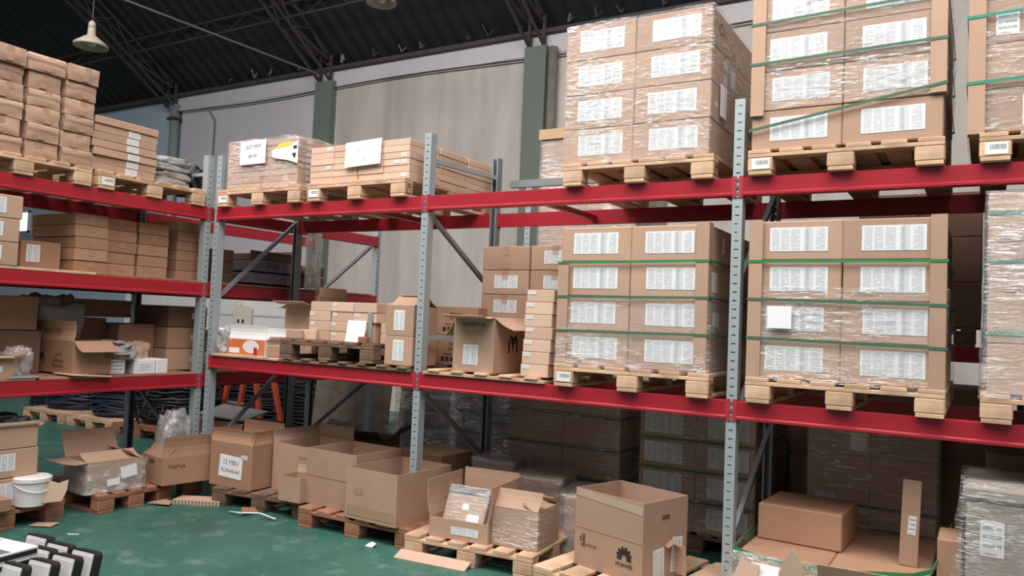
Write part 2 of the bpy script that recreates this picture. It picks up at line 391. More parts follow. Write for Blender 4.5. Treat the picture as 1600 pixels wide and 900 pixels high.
# ------------------------------------------------------------------ film, straps, bags
def film(name, lab, x0, x1, y0, y1, z0, z1, mat=None, seed=0, amp=.006, lip=.10, res=.045, cat='plastic film', close=False, group=None, loc=None, rz=0, flare=0):
    """stretch film pulled around a load: four wrinkled sides with rounded corners and a lip folded over the top"""
    rc = .02; P = []
    cx = [(x1-rc, y0+rc, -90), (x1-rc, y1-rc, 0), (x0+rc, y1-rc, 90), (x0+rc, y0+rc, 180)]
    ring = []
    for i, (a, b, s0) in enumerate(cx):
        for k in range(4): an = R(s0+30*k); ring.append((a+rc*math.cos(an), b+rc*math.sin(an), math.cos(an), math.sin(an)))
        nx = cx[(i+1) % 4]; L_ = math.hypot(nx[0]-a, nx[1]-b); n = max(2, int(L_/res)); an = R(s0+90)
        for k in range(1, n): ring.append((a+(nx[0]-a)*k/n+rc*math.cos(an), b+(nx[1]-b)*k/n+rc*math.sin(an), math.cos(an), math.sin(an)))
    nz = max(3, int((z1-z0)/.03)); v = []; f = []; M = len(ring)
    for j in range(nz+1):
        z = z0+(z1-z0)*j/nz
        for (x, y, nxx, nyy) in ring:
            q = Vector((x*2.2+seed, y*2.2, z*14)); dlt = amp*(noise.noise(q)+.6*noise.noise(q*2.3)) + amp*.8 + flare*(1-j/nz)*.03
            edge = .012*noise.noise(Vector((x*5+seed, y*5, j))) if j in (0, nz) else 0
            v.append((x+nxx*dlt, y+nyy*dlt, z+edge))
    if lip:
        mx, my = (x0+x1)/2, (y0+y1)/2
        for s in (.25, 1):
            for (x, y, nxx, nyy) in ring:
                L_ = lip*(1+.5*noise.noise(Vector((x*6+seed, y*6, 3)))) * s
                xi = max(x0+.02, min(x1-.02, x-nxx*L_)) if not close else x+(mx-x)*s
                yi = max(y0+.02, min(y1-.02, y-nyy*L_)) if not close else y+(my-y)*s
                v.append((xi, yi, z1+.004+.006*noise.noise(Vector((x*8, y*8, seed+s)))))
    for j in range(nz+(2 if lip else 0)):
        for i in range(M): a = j*M+i; b = j*M+(i+1) % M; f.append((a, b, b+M, a+M))
    o = link(name, pydata(name, v, f, mat or FILM, True), None, None, loc or (0, 0, 0), (0, 0, rz)); return tag(o, lab, cat, group)
def strap(lab, x0, x1, y0, y1, zs, mat=None, h=.016, group='packing straps', e=.009):
    """plastic band around a load; zs = heights at front-left, front-right, back-right, back-left"""
    c = [(x0-e, y0-e, zs[0]), (x1+e, y0-e, zs[1]), (x1+e, y1+e, zs[2]), (x0-e, y1+e, zs[3])]; v = []; f = []
    ic = [(x0-e+.003, y0-e+.003), (x1+e-.003, y0-e+.003), (x1+e-.003, y1+e-.003), (x0-e+.003, y1+e-.003)]
    for i in range(4):
        x, y, z = c[i]; xi, yi = ic[i]; v += [(x, y, z-h/2), (x, y, z+h/2), (xi, yi, z+h/2), (xi, yi, z-h/2)]
    for i in range(4):
        a = i*4; b = ((i+1) % 4)*4
        for k in range(4): f.append((a+k, b+k, b+(k+1) % 4, a+(k+1) % 4))
    return tag(link('packing_strap', pydata('packing_strap', v, f, mat or GREENS)), lab, 'strap', group)
def corner(lab, x, y, z0, z1, sx, mat=None, y_in=1):
    """L shaped cardboard edge board standing on a load corner"""
    mb = MB(); a = .07; t = .006
    mb.box(min(x, x-sx*a), max(x, x-sx*a), y-t, y, z0, z1); mb.box(min(x, x+sx*t), max(x, x+sx*t), y-t, y+a, z0, z1)
    return tag(mb.build('edge_board', mat or CARD), lab, 'edge board', 'cardboard edge boards')
def lump(name, lab, cat, loc, size, mat, seed=0, rz=0, sub=4, amp=.18, flat=True, group=None, fq=2.2, power=.6):
    """crumpled bag: rounded block with folds"""
    bm = bmesh.new(); bmesh.ops.create_icosphere(bm, subdivisions=sub, radius=1)
    for q in bm.verts:
        n = q.co.normalized(); p = Vector([math.copysign(abs(c)**power, c) for c in n])
        k = 1+amp*(noise.noise(n*fq+Vector((seed, 0, 0)))+.5*noise.noise(n*fq*2.7+Vector((0, seed, 0)))+.25*abs(noise.noise(n*fq*6)))
        p *= k; z = p.z
        if flat and z < -.8: z = -.8
        q.co = Vector((p.x*size[0]/2, p.y*size[1]/2, (z+(.8 if flat else 1))*size[2]/1.8))
    me = bpy.data.meshes.new(name); bm.to_mesh(me); bm.free(); me.materials.append(mat)
    for p in me.polygons: p.use_smooth = True
    return tag(link(name, me, None, None, loc, (0, 0, rz)), lab, cat, group)

# ================================================================== the building
def struct(o): o['kind'] = 'structure'; return o
struct(MB().box(-27, 14, -14, 8, -.12, 0).build('floor', FLOOR))
struct(MB().box(-6.98, 14, 6, 6.3, 0, 6.1).build('wall_back_right', WALLR))
struct(MB().box(-11.2, -6.98, 6, 6.3, 0, 6.1).build('wall_back', WALLL))
struct(MB().box(-27, -11.2, 6.08, 6.4, 0, 6.1).build('wall_back_left', WALLB))
struct(MB().box(-27, -26.7, -14, 6.6, 0, 6.4).build('wall_left', WALLB))
def roof_z(y): return 6.3+5*(1-((y+8)/14)**2)
v = []; f = []; xs = [-27+i*.075 for i in range(int(41/.075)+1)]; ys = [6.9-.9*i for i in range(10)]
for j, y in enumerate(ys):
    for i, x in enumerate(xs): v.append((x, y, roof_z(y)+.03+(.02 if (i % 4) < 2 else -.02)))
nX = len(xs)
for j in range(len(ys)-1):
    for i in range(nX-1): a = j*nX+i; f.append((a, a+1, a+1+nX, a+nX))
struct(link('ceiling', pydata('ceiling', v, f, ROOFM)))
# farther slope of the roof behind the skylight strip
v = []; f = []; ys2 = [-5.2-1.2*i for i in range(8)]
for y in ys2: v += [(-27, y, roof_z(y)), (14, y, roof_z(y))]
for j in range(7): a = 2*j; f.append((a, a+1, a+3, a+2))
struct(link('ceiling_rear', pydata('ceiling_rear', v, f, ROOFM)))
# coping, gutter beam and conduit along the wall top
struct(MB().box(-27, 14, 5.9, 6.42, 6.1, 6.17).build('trim_1', RUST))
struct(MB().box(-11.4, 14, 5.985, 6, 5.80, 6.1).build('trim_2', WALLL))
mb = MB(); mb.tube([(x, 5.93, 5.76+.03*math.sin(x*.9)) for x in [-11.3+.6*i for i in range(42)]], .014, 6)
tag(mb.build('conduit', RUST), 'thin dark conduit running along the top of the back wall', 'pipe')
for px, w, lb in ((-6.98, .42, 'grey-green concrete pillar between the white and the beige wall'), (-2.5, .38, 'grey-green concrete pillar behind the tall wrapped column')):
    tag(MB().box(px-w/2, px+w/2, 5.86, 6.05, 0, 5.9).build('concrete_pillar', PILLAR), lb, 'pillar', 'wall pillars')
tag(MB().lathe([(.0, 0), (.075, 0), (.075, 5.85), (.0, 5.85)], 14, (-2.2, 5.9, 0)).build('drain_pipe', mat_plain('old_pipe_paint', srgb(128, 122, 108), .6, 0, .3, 6), smooth=True), 'flaking grey drain pipe beside the pillar behind the tall wrapped column', 'pipe')
p = empty('drain_pipe', (-11.36, 5.94, 0)); tag(p, 'pale grey drain pipe at the corner of the bluish wall', 'pipe')
MB().lathe([(0, 0), (.1, 0), (.1, 5.95), (0, 5.95)], 14).build('pipe_shaft', GALV, p, smooth=True)
MB().box(-.12, .12, -.12, .12, 5.6, 5.66).build('bracket', RUST, p)
mb = MB(); mb.tube([(-10.1, 5.97, 2.2), (-10.1, 5.97, 5.5), (-10.3, 5.97, 5.72)], .018, 5)
tag(mb.build('wall_conduit', GALVD), 'thin vertical grey conduit on the white wall', 'pipe')
# roof trusses (curved lattice) and purlins
for i, (tx, lb) in enumerate(((-15.9, 'dark curved roof truss over the far left wall'), (-11.45, 'dark curved roof truss above the drain pipe'), (-6.98, 'dark curved roof truss landing on the white and beige wall pillar'), (-2.5, 'dark curved roof truss landing on the pillar behind the wrapped column'), (2.0, 'dark curved roof truss hidden above the wrapped stacks'))):
    t = empty('roof_truss', (tx, 5.8, 5.9)); tag(t, lb, 'truss', 'roof trusses')
    YS = [5.8-.45*k for k in range(17)]
    top = [(0, y-5.8, roof_z(y)-.06-5.9) for y in YS]; bot = [(0, y-5.8, roof_z(y)-.06-.42*min(1, .25+(5.8-y)/1.2)-5.9) for y in YS]
    for s in (-.13, .13):
        mb = MB()
        for a, b in zip(top, top[1:]): mb.bar((s, a[1], a[2]), (s, b[1], b[2]), .036, .036)
        mb.build('top_chord', RUST, t); mb = MB()
        for a, b in zip(bot, bot[1:]): mb.bar((s, a[1], a[2]), (s, b[1], b[2]), .036, .036)
        mb.build('bottom_chord', RUST, t); mb = MB()
        for k in range(len(YS)-1):
            a, b = (top[k], bot[k+1]) if k % 2 else (bot[k], top[k+1]); mb.bar((s, a[1], a[2]), (s, b[1], b[2]), .022, .022)
        mb.build('lattice', RUST, t)
    mb = MB()
    for k in range(len(YS)): a, b = bot[k], bot[min(k+1, len(YS)-1)]; mb.bar((-.13, a[1], a[2]), (.13, b[1], b[2]), .02, .02)
    mb.build('cross_lattice', RUST, t)
    mb = MB()
    for sx in (-.13, .13): mb.bar((sx, .1, 0), (sx, .1, top[0][2]), .05, .05); mb.bar((sx, .1, 0), (sx, bot[2][1], bot[2][2]), .04, .04)
    mb.build('end_post', RUST, t)
for k, y in enumerate((4.9, 3.3, 1.7, .1)):
    z = roof_z(y)-.05; mb = MB(); mb.bar((-26, y, z), (13, y, z), .03, .03); mb.bar((-26, y, z-.26), (13, y, z-.26), .028, .028)
    for q in range(78): x = -26+.5*q; mb.bar((x, y, z-(.26 if q % 2 else 0)), (x+.5, y, z-(0 if q % 2 else .26)), .012, .012)
    tag(mb.build('purlin', RUST), '%s dark lattice purlin counted from the back wall' % ORD[k], 'purlin', 'roof purlins')
mb = MB(); mb.bar((-6.98, 5.75, 5.99), (-6.98, -3, 5.86), .026, .026)
tag(mb.build('tie_rod', mat_plain('tie_rod_paint', srgb(120, 114, 110), .6)), 'straight pale tie rod crossing below the dark roof', 'rod')
# scraps lodged along the gutter
for i in range(16):
    x = -9.6+i*.62+random.uniform(-.2, .2); h = random.uniform(.06, .2); mb = MB()
    mb.bar((0, 0, 0), (random.uniform(-.12, .12), -.02, h), random.uniform(.04, .07), .012); mb.bar((0, 0, 0), (random.uniform(.05, .12), -.01, h*.5), .03, .01)
    tag(mb.build('gutter_scrap', mat_plain('scrap%d' % i, srgb(*random.choice([(150, 140, 130), (90, 82, 76), (120, 112, 106)])), .9), loc=(x, 5.94, 6.22)), '%s small scrap from the left sticking up along the wall-top gutter' % (ORD+['tenth', 'eleventh', 'twelfth', 'thirteenth', 'fourteenth', 'fifteenth', 'sixteenth'])[i], 'scrap', 'gutter scraps')
# window on the far left wall, poster
win = struct(empty('window_1', (-17.6, 6.08, 3.35)))
MB().box(-.55, .55, -.05, 0, 0, .04).box(-.55, .55, -.05, 0, .5, .54).box(-.55, -.5, -.05, 0, 0, .54).box(.5, .55, -.05, 0, 0, .54).build('window_frame', WHITEP, win)
MB().box(-.5, .5, -.02, -.01, .04, .5).build('window_pane', DAYPANE, win)
po = empty('wall_poster', (-17.6, 6.055, 3.95)); tag(po, 'red and white poster on the far wall above the bright window', 'poster')
MB().box(-.5, .5, 0, .02, 0, .8).build('sheet', WHITEP, po); MB().box(-.05, .3, -.012, 0, .08, .72).build('red_print', RED, po)
tag(MB().box(-18.3, -16.9, 6.04, 6.08, 2.7, 3.3).build('wall_panel', BLUEGREY), 'blue-grey panel below the bright far window', 'panel')
# hanging lamps
def lamp(loc, top, lb):
    o = empty('pendant_lamp', loc); tag(o, lb, 'lamp', 'hanging lamps')
    MB().lathe([(.045, .26), (.05, .17), (.09, .14), (.20, .055), (.205, .02), (.185, .02), (.08, .12), (.03, .14)], 24).build('lamp_shade', LAMPG, o, smooth=True)
    MB().lathe([(0, .36), (.03, .35), (.045, .31), (.045, .25), (0, .25)], 16).build('lamp_cap', LAMPG, o, smooth=True)
    mb = MB(); mb.tube([(0, 0, .35), (.015, 0, 1), (0, 0, top-loc[2])], .008, 5); mb.build('cable', RUST, o)
    MB().lathe([(0, .03), (.05, .04), (.07, .08), (.04, .14), (0, .14)], 14).build('bulb', WHITEP, o, smooth=True)
lamp((-6.23, 1.05, 4.84), roof_z(1.05), 'old enamel pendant lamp hanging over the left rack')
lamp((-3.6, 3.5, 5.86), roof_z(3.5), 'pendant lamp cut by the top edge above the paper signs')
# ================================================================== pallet racking
UW, UD, UH = .06, .07, 2.965
def upright_me():
    """perforated C profile: front web with real slots, two side flanges"""
    mb = MB(); hw = UW/2; t = .003; sw = .0125; sh = .0032; z0 = 0
    zs = [2.925-.05*k for k in range(58)][::-1]; prev = 0.0
    # front web in strips
    mb.box(-hw, -sw, 0, t, 0, UH); mb.box(sw, hw, 0, t, 0, UH)
    for z in zs: mb.box(-sw, sw, 0, t, prev, z-sh); prev = z+sh
    mb.box(-sw, sw, 0, t, prev, UH)
    mb.box(-hw, -hw+t, t, UD, 0, UH); mb.box(hw-t, hw, t, UD, 0, UH)
    mb.box(-hw+t, -hw+.014, UD-t, UD, 0, UH); mb.box(hw-.014, hw-t, UD-t, UD, 0, UH)
    return mb.me('upright', GALV)
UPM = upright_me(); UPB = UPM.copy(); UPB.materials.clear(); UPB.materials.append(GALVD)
FOOT = box_me(.12, .12, .006, GALVD, .001, name='foot_plate')
def frame(loc, rz, lab, braces, depth=1.0, zig=None):
    """upright frame: front upright faces local -y, rear one at y=depth"""
    o = empty('rack_frame', loc, rz); tag(o, lab, 'rack frame', 'rack upright frames')
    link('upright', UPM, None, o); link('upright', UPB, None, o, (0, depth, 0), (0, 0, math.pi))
    link('foot_plate', FOOT, None, o, (0, .035, 0)); link('foot_plate', FOOT, None, o, (0, depth-.035, 0))
    for (z0, z1) in braces:
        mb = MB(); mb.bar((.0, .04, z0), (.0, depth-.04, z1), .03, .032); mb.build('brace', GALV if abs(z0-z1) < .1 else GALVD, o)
    return o
MAINX = [-2.3, 0, 2.285, 4.57]
fl = ['rack frame at the corner beside the orange printed carton', 'rack frame left of the two open-topped cartons, between the paper-signed boxes and the wrapped stacks', 'nearest rack frame, right of the green-strapped middle stack', 'rack frame past the right edge']
fl[1] = 'rack frame between the two label-fronted tall cartons and the logo carton'
BR = [[(1.69, 2.50), (.35, 1.15), (2.8, 2.8), (.1, .1)], [(2.38, 1.85), (1.075, .48), (2.77, 2.80), (1.455, 1.45), (.1, .1)], [(1.85, 2.55), (.37, .94), (2.8, 2.8), (1.0, 1.82)], [(1.85, 2.55), (.37, .94)]]
for x, l, b in zip(MAINX, fl, BR): frame((x, 0, 0), 0, l, b)
LX = -2.38
LB = [[(2.3, 1.6)], [(.25, .92), (1.7, 2.35), (2.8, 2.8)], [(2.45, 1.8), (.9, .2), (2.78, 2.78)]]
for y, l, b in zip((-2.33, -.025, 2.28), ('left rack frame nearest the viewer, outside the picture', 'left rack frame standing against the corner frame', 'left rack frame at the far end near the leaning plywood'), LB):
    o = frame((LX, y, 0), R(90), l, b)
def beam(a, b, z, lab, side, rz=0, h=.11):
    """step beam from upright to upright; local x along the beam, front at local -y"""
    L_ = b-a; o = empty('rack_beam', (0, 0, 0)); tag(o, lab, 'rack beam', 'red rack beams')
    mb = MB(); d = .04; prof = [(-.004, -h/2), (-.012, -h/2+.004), (-.012, -h/2+.016), (-.004, -h/2+.024), (-.004, h/2-.006), (.004, h/2), (d, h/2), (d, -h/2)]
    n = len(prof); v = [(x, y, zz) for x in (0, L_) for y, zz in prof]; f = [tuple(range(n))[::-1], tuple(range(n, 2*n))] + [(k, (k+1) % n, n+(k+1) % n, n+k) for k in range(n)]
    link('beam_profile', pydata('beam_profile', v, f[:0]+f, RED), None, o)
    for s, x in ((1, 0), (-1, L_)):
        m2 = MB(); m2.box(min(x, x-s*.022), max(x, x-s*.022), -.0065, -.0015, -h/2-.008, h/2+.008); m2.box(min(x, x+s*.004), max(x, x+s*.004), -.0065, .045, -h/2-.008, h/2+.008)
        ec = m2.build('end_connector', REDCLIP, o)
        m3 = MB()
        for zz in (-.04, 0, .04): m3.box(min(x-s*.024, x-s*.033), max(x-s*.024, x-s*.033), -.004, -.0012, zz-.008, zz+.008)
        m3.build('hook', GALV, ec)
    return o
ZT, ZL = 2.4425, 1.1425
bn = ['left bay', 'centre bay', 'right bay']
for i in range(3):
    for z, zn in ((ZT, 'top shelf'), (ZL, 'lower shelf')):
        o = beam(MAINX[i]+.03, MAINX[i+1]-.03, z, 'red front beam of the %s in the %s' % (zn, bn[i]), 'F'); o.location = (MAINX[i]+.03, 0, z)
        o = beam(MAINX[i]+.03, MAINX[i+1]-.03, z, 'red rear beam of the %s in the %s' % (zn, bn[i]), 'B'); o.location = (MAINX[i+1]-.03, 1.0, z); o.rotation_euler[2] = math.pi
for y0, yn in ((-2.30, 'near left bay'), (.005, 'far left bay')):
    for z, zn in ((2.445, 'top'), (1.77, 'middle'), (.97, 'low')):
        o = beam(0, 2.245, z, 'red front beam of the %s shelf, %s' % (zn, yn), 'F'); o.location = (LX, y0, z); o.rotation_euler[2] = R(90)
        o = beam(0, 2.245, z, 'red rear beam of the %s shelf, %s' % (zn, yn), 'B'); o.location = (LX-1.0, y0+2.245, z); o.rotation_euler[2] = R(-90)
# thin red cross ties
for x, l in ((.92, 'thin red cross tie under the top shelf, left of the marker-written stack'), (-.62, 'thin red cross tie under the paper-signed boxes')):
    mb = MB(); mb.box(-.02, .02, .045, .955, -.02, .02); tag(mb.build('cross_tie', RED, loc=(x, 0, ZT-.01)), l, 'rack beam', 'red cross ties')
mb = MB(); mb.bar((0, 0, 0), (2.2, 0, 0), .04, .06)
tag(mb.build('backstop_bar', GALVD, loc=(.05, 1.12, 2.77)), 'grey backstop bar behind the centre bay above the top shelf', 'rack beam')
TOP, LOW = ZT+.055, ZL+.055           # beam tops 2.4975 / 1.1975
PH = .144
# ================================================================== main rack, top shelf
def colname(c, n):
    return {1: [''], 2: ['left', 'right'], 3: ['left', 'centre', 'right'], 4: ['far left', 'centre-left', 'centre-right', 'far right']}[n][c]
def stack(x0, y0, z0, cols, rows, dims, phrase, group, mat=None, labels=None, tape=False, jit=.003, skip=(), rz=0, frame_=None, gap=.004, name='carton', bev=.006):
    """columns x rows of cartons; local x to the right, front at local -y; frame_=(loc,rz) places the grid"""
    w, d, h = dims; M = Matrix.Translation(Vector(frame_[0])) @ Matrix.Rotation(frame_[1], 4, 'Z') if frame_ else Matrix.Identity(4)
    out = []
    for c in range(cols):
        for r in range(rows):
            if (c, r) in skip: continue
            p = M @ Vector((x0+w/2+c*(w+gap)+random.uniform(-jit, jit), y0+d/2+random.uniform(-jit, jit), z0+r*h))
            cn = colname(c, cols); lb = '%s%s row up, %s' % ((cn+' column, ') if cn else '', ORD[r], phrase)
            o = carton(p, (w, d, h-.002), lb, (frame_[1] if frame_ else 0)+random.uniform(-1, 1)*jit*1.5, mat, name, group, tape=tape, bev=bev, labels=labels(c, r) if labels else ())
            out.append(o)
    return out
ZP = TOP+PH
# A: wrapped flat boxes with a paper
pallet((-1.745, .55, TOP), 'pale pallet under the flat boxes with the torn yellow-marked sheet', w=1.0, sticker=True, stamp=True)
stack(-2.19, 0, ZP, 2, 8, (.425, .75, .0515), 'flat carton in wrapped stack with torn sheet', 'wrapped flat cartons', CARD, lambda c, r: [('R', -.25, .028, .05, .03, LSML)] if c == 1 else [], bev=.003)
film('stretch_film', 'film around the flat cartons behind the torn yellow-marked sheet', -2.197, -1.327, -.008, .76, ZP+.01, ZP+.43, FILM, 3, lip=.2)
po = empty('paper_sign', (-1.853, -.024, 2.955)); tag(po, 'white handwritten sheet on the wrapped flat cartons', 'paper', 'paper signs')
link('sheet', lab_me(.315, .205, PAPER), None, po)
text(po, (0, 0, 0), 'F', -.0, .045, 'INT MW', .05, INK, .25, tilt=.05); text(po, (0, 0, 0), 'F', .0, -.035, '84 W', .045, INK, .25, tilt=.05)
po = empty('torn_sheet', (-1.46, -.024, 2.915)); tag(po, 'torn white sheet with yellow mark on the wrapped flat cartons', 'paper', 'paper signs')
v = [(-.16, 0, .035), (-.09, 0, .06), (.06, 0, .07), (.145, 0, .1), (.15, 0, -.09), (.03, 0, -.055), (-.1, 0, -.035), (-.15, 0, -.02)]; v2 = [(a, -.0015, c) for a, b, c in v]
n = 8; link('sheet', pydata('sheet', v+v2, [tuple(range(n))[::-1], tuple(range(n, 2*n))]+[(k, (k+1) % n, n+(k+1) % n, n+k) for k in range(n)], PAPER), None, po)
MB().add([(-.09, -.003, .05), (.07, -.003, .066), (.08, -.003, .1), (-.07, -.003, .088)], [(0, 1, 2, 3)]).build('yellow_mark', YELLOW, po)
MB().box(.095, .135, -.004, -.002, .035, .06).add([(.08, -.004, -.005), (.13, -.004, 0), (.115, -.004, -.05)], [(0, 2, 1)]).build('print', DINK, po)
# B: small flat cartons with a paper
pallet((-.66, .55, TOP), 'pale pallet with ring stamp under the small flat cartons with blank sheet', w=1.0, sticker=True)
random.seed(11)
stack(-1.185, 0, ZP, 4, 6, (.252, .38, .0505), 'small flat carton in the stack with the blank sheet', 'small flat cartons', PALE,
      lambda c, r: ([('F', .075, .028, .05, .026, LSML)] if (c, r) in ((0, 5), (0, 2), (3, 3), (3, 2), (3, 0), (2, 4), (2, 3)) else []) + ([('F', .01, .028, .045, .026, LSML)] if (c, r) == (3, 2) else []), jit=.004, bev=.003)
for dp in (1, 2):
    stack(-.417, .39*dp, ZP, 1, 6, (.252, .38, .0505), 'small flat carton, %s file behind the blank-sheet stack corner' % ORD[dp], 'small flat cartons', PALE, jit=.005, bev=.003)
stack(-.62, 1.0, ZP, 1, 7, (.2, .15, .05), 'small flat carton at the very back of blank-sheet stack', 'small flat cartons', PALE, jit=.004, bev=.003)
po = empty('paper_sign', (-.61, -.022, 2.856)); tag(po, 'large faintly written white sheet hanging on the small flat cartons', 'paper', 'paper signs')
link('sheet', lab_me(.365, .2, PAPER), None, po); text(po, (0, 0, 0), 'F', 0, .01, 'TPN  XU', .04, mat_plain('faint_ink', srgb(186, 190, 200), .8), .25); text(po, (0, 0, 0), 'F', .02, -.05, 'FN', .04, MATS['faint_ink'], .25)
po.rotation_euler = (R(-4), R(-2), 0)
# generic big labelled stack
def bigstack(x0, phrase, group, z0, rows=4, h=.2285, w=.488, d=1.12, y0=-.02, lab_right=True, skip=()):
    def L(c, r):
        out = [('F', random.uniform(-.012, .012)+.01, h*.5+.005, .31, .135, LBIG)]
        return out
    return stack(x0, y0, z0, 2, rows, (w, d, h), phrase, group, CARD, L, jit=.002, skip=skip)
# C
random.seed(5)
pallet((1.652, .55, TOP), 'pale pallet under the wrapped stack with marker writing on its side', w=1.0, stamp=True)
cs = bigstack(1.133, 'carton in wrapped stack with marker writing', 'cartons of the marker-written stack', ZP)
film('stretch_film', 'film around the top-shelf stack with marker writing on its side', 1.128, 2.118, -.026, 1.105, ZP-.01, ZP+.925, FILM, 8, lip=.14)
bx = cs[7]; dm = (.488, 1.12, .2265)
text(bx, dm, 'R', -.40, .13, 'C', .11, BINK, .2); text(bx, dm, 'R', -.31, .125, 'AJA', .075, BINK, .2); text(bx, dm, 'R', -.12, .06, '22x1', .07, BINK, .2)
for u, vv, a, b in ((-.26, .165, .09, .05), (-.26, .075, .07, .07), (-.1, .12, .1, .12)): label(cs[6], dm, 'R', u, vv, a, b, LMID)
label(cs[5], dm, 'R', -.45, .1, .05, .03, LSML)
tag(MB().box(-.0008, .0008, -.06, .07, -.11, .09).build('document_pouch', PAPER, loc=(2.132, .18, 3.02)), 'grey document pouch on the right side of the marker-written stack', 'paper')
# D
pallet((2.85, .55, TOP), 'pale pallet under the tallest green-strapped stack, with barcode sticker', w=1.0, sticker=True, stamp=False)
bigstack(2.362, 'carton in strapped top-shelf stack right of the nearest post', 'cartons of the strapped top stack', ZP)
film('stretch_film', 'film around upper cartons of the strapped top-shelf stack', 2.355, 3.35, -.026, 1.105, ZP+.235, ZP+.925, FILM, 21, lip=.1)
for i, (a, b) in enumerate(((.115, .285), (.50, .52), (.735, .76))):
    strap('%s green strap from the bottom, top-shelf stack right of the post' % ORD[i], 2.357, 3.348, -.034, 1.11, (ZP+a, ZP+b, ZP+b, ZP+a), OLIVES)
corner('edge board on the left corner of the strapped top-shelf stack', 2.361, -.034, ZP+.2, ZP+.93, -1); corner('edge board on the right corner of the strapped top-shelf stack', 3.346, -.034, ZP+.235, ZP+.93, 1)
# E
pallet((4.0, .55, TOP), 'pallet at the right picture edge, top shelf', w=1.0, sticker=True, stamp=False)
def LE(c, r): return [[('F', .12, .11, .3, .15, LBIG)], [], [('F', -.1, .1, .1, .12, LSML)], []][r] if c == 0 else [('F', 0, .11, .3, .13, LBIG)]
stack(3.455, -.02, ZP, 2, 4, (.52, 1.12, .2285), 'carton in teal-strapped stack at right edge, top shelf', 'cartons of the teal-strapped stack', CARD, LE, jit=.002)
film('stretch_film', 'film around the teal-strapped stack at the right edge, top shelf', 3.45, 4.51, -.026, 1.105, ZP+.01, ZP+.925, FILM, 33, lip=.1)
for i, a in enumerate((.26, .60)): strap('%s teal strap from the bottom, stack at right edge of top shelf' % ORD[i], 3.449, 4.51, -.034, 1.11, (ZP+a, ZP+a+.03, ZP+a, ZP+a), TEALS)
corner('edge board on the left corner of the teal-strapped stack, top shelf', 3.453, -.034, ZP+.0, ZP+.93, -1)
# back row of racking, seen over and between the loads
BY = 2.12
for k, yy in enumerate((BY, BY+.9)):
    tag(MB().box(-.3, 4.6, yy, yy+.05, 1.44, 1.55).build('back_row_beam', RED), '%s red beam of the shaded back row' % ('front', 'rear')[k], 'rack beam', 'back row beams')
for k, x in enumerate((-.34, 4.64)): frame((x, BY-.02, 0), 0, '%s rack frame of the shaded back row' % ('left', 'right')[k], [(.3, 1.1), (1.9, 1.2)])
pallet((.28, BY+.5, 1.55), 'pallet under the tall wrapped column behind the rack', w=1.1, d=1.0, stamp=False)
stack(-.23, BY+.02, 1.55+PH, 2, 5, (.5, .85, .36), 'big carton in tall wrapped column behind the rack', 'cartons of the tall wrapped column', CARD, jit=.002)
film('stretch_film', 'heavy film around the tall wrapped column behind the rack', -.245, .79, BY+.005, BY+.88, 1.56+PH, 1.55+PH+1.81, FILM2, 41, lip=.2)
tag(MB().box(-.25, .4, BY-.016, BY-.002, 3.40, 3.50).build('edge_band', mat_card('band_card', srgb(190, 160, 128))), 'tan cardboard band round the top of the tall wrapped column', 'edge board')
for i in range(4):
    x = 1.35+i*.86
    pallet((x, BY+.5, 1.55), '%s pallet from the left on the shaded back row shelf' % ORD[i], w=.82, d=1.0, stamp=False, mat=OLDWOOD)
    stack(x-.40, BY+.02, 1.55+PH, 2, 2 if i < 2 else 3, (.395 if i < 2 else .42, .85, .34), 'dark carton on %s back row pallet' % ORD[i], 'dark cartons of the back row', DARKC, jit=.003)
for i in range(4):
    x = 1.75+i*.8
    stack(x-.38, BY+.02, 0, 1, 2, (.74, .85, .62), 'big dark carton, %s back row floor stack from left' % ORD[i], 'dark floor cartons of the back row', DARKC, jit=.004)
# ================================================================== main rack, lower shelf, right part
ZQ = LOW+PH
random.seed(9)
pallet((1.652, .55, LOW), 'pallet with barcode sticker under the green-strapped stack left of the post, lower shelf', w=1.02, sticker=True)
fs = bigstack(1.15, 'carton in green-strapped stack left of post, lower shelf', 'cartons of the strapped stack left of the post', ZQ, h=.2215)
film('stretch_film', 'film around lower cartons of the strapped stack left of the post', 1.143, 2.142, -.026, 1.105, ZQ-.015, ZQ+.42, FILM, 12, lip=0, flare=.5)
for i, a in enumerate((.215, .435, .655)): strap('%s green strap from the bottom, lower-shelf stack left of the post' % ORD[i], 1.148, 2.136, -.034, 1.11, (ZQ+a, ZQ+a+.01, ZQ+a, ZQ+a), GREENS if i == 2 else OLIVES)
corner('edge board on the right corner of strapped stack left of the post', 2.132, -.034, ZQ, ZQ+.895, 1); corner('edge board on the left corner of strapped stack left of the post', 1.149, -.034, ZQ, ZQ+.65, -1)
label(fs[6], (.488, 1.12, .2195), 'R', -.42, .1, .1, .12, LTALL); label(fs[5], (.488, 1.12, .2195), 'R', -.38, .1, .12, .08, LMID)
label(fs[7], (.488, 1.12, .2195), 'R', -.25, .12, .03, .1, LSML)
random.seed(10)
pallet((2.871, .55, LOW), 'pallet under the green-strapped stack right of the post, lower shelf', w=1.0, stamp=False)
gs = bigstack(2.378, 'carton in green-strapped stack right of post, lower shelf', 'cartons of the strapped stack right of the post', ZQ, h=.2225)
film('stretch_film', 'film around lower cartons of the strapped stack right of the post', 2.370, 3.372, -.026, 1.105, ZQ-.015, ZQ+.52, FILM, 17, lip=0)
for i, a in enumerate((.225, .445, .66)): strap('%s green strap from the bottom, lower-shelf stack right of the post' % ORD[i], 2.376, 3.366, -.034, 1.11, (ZQ+a, ZQ+a-.015*(i < 2), ZQ+a, ZQ+a), GREENS if i == 2 else OLIVES)
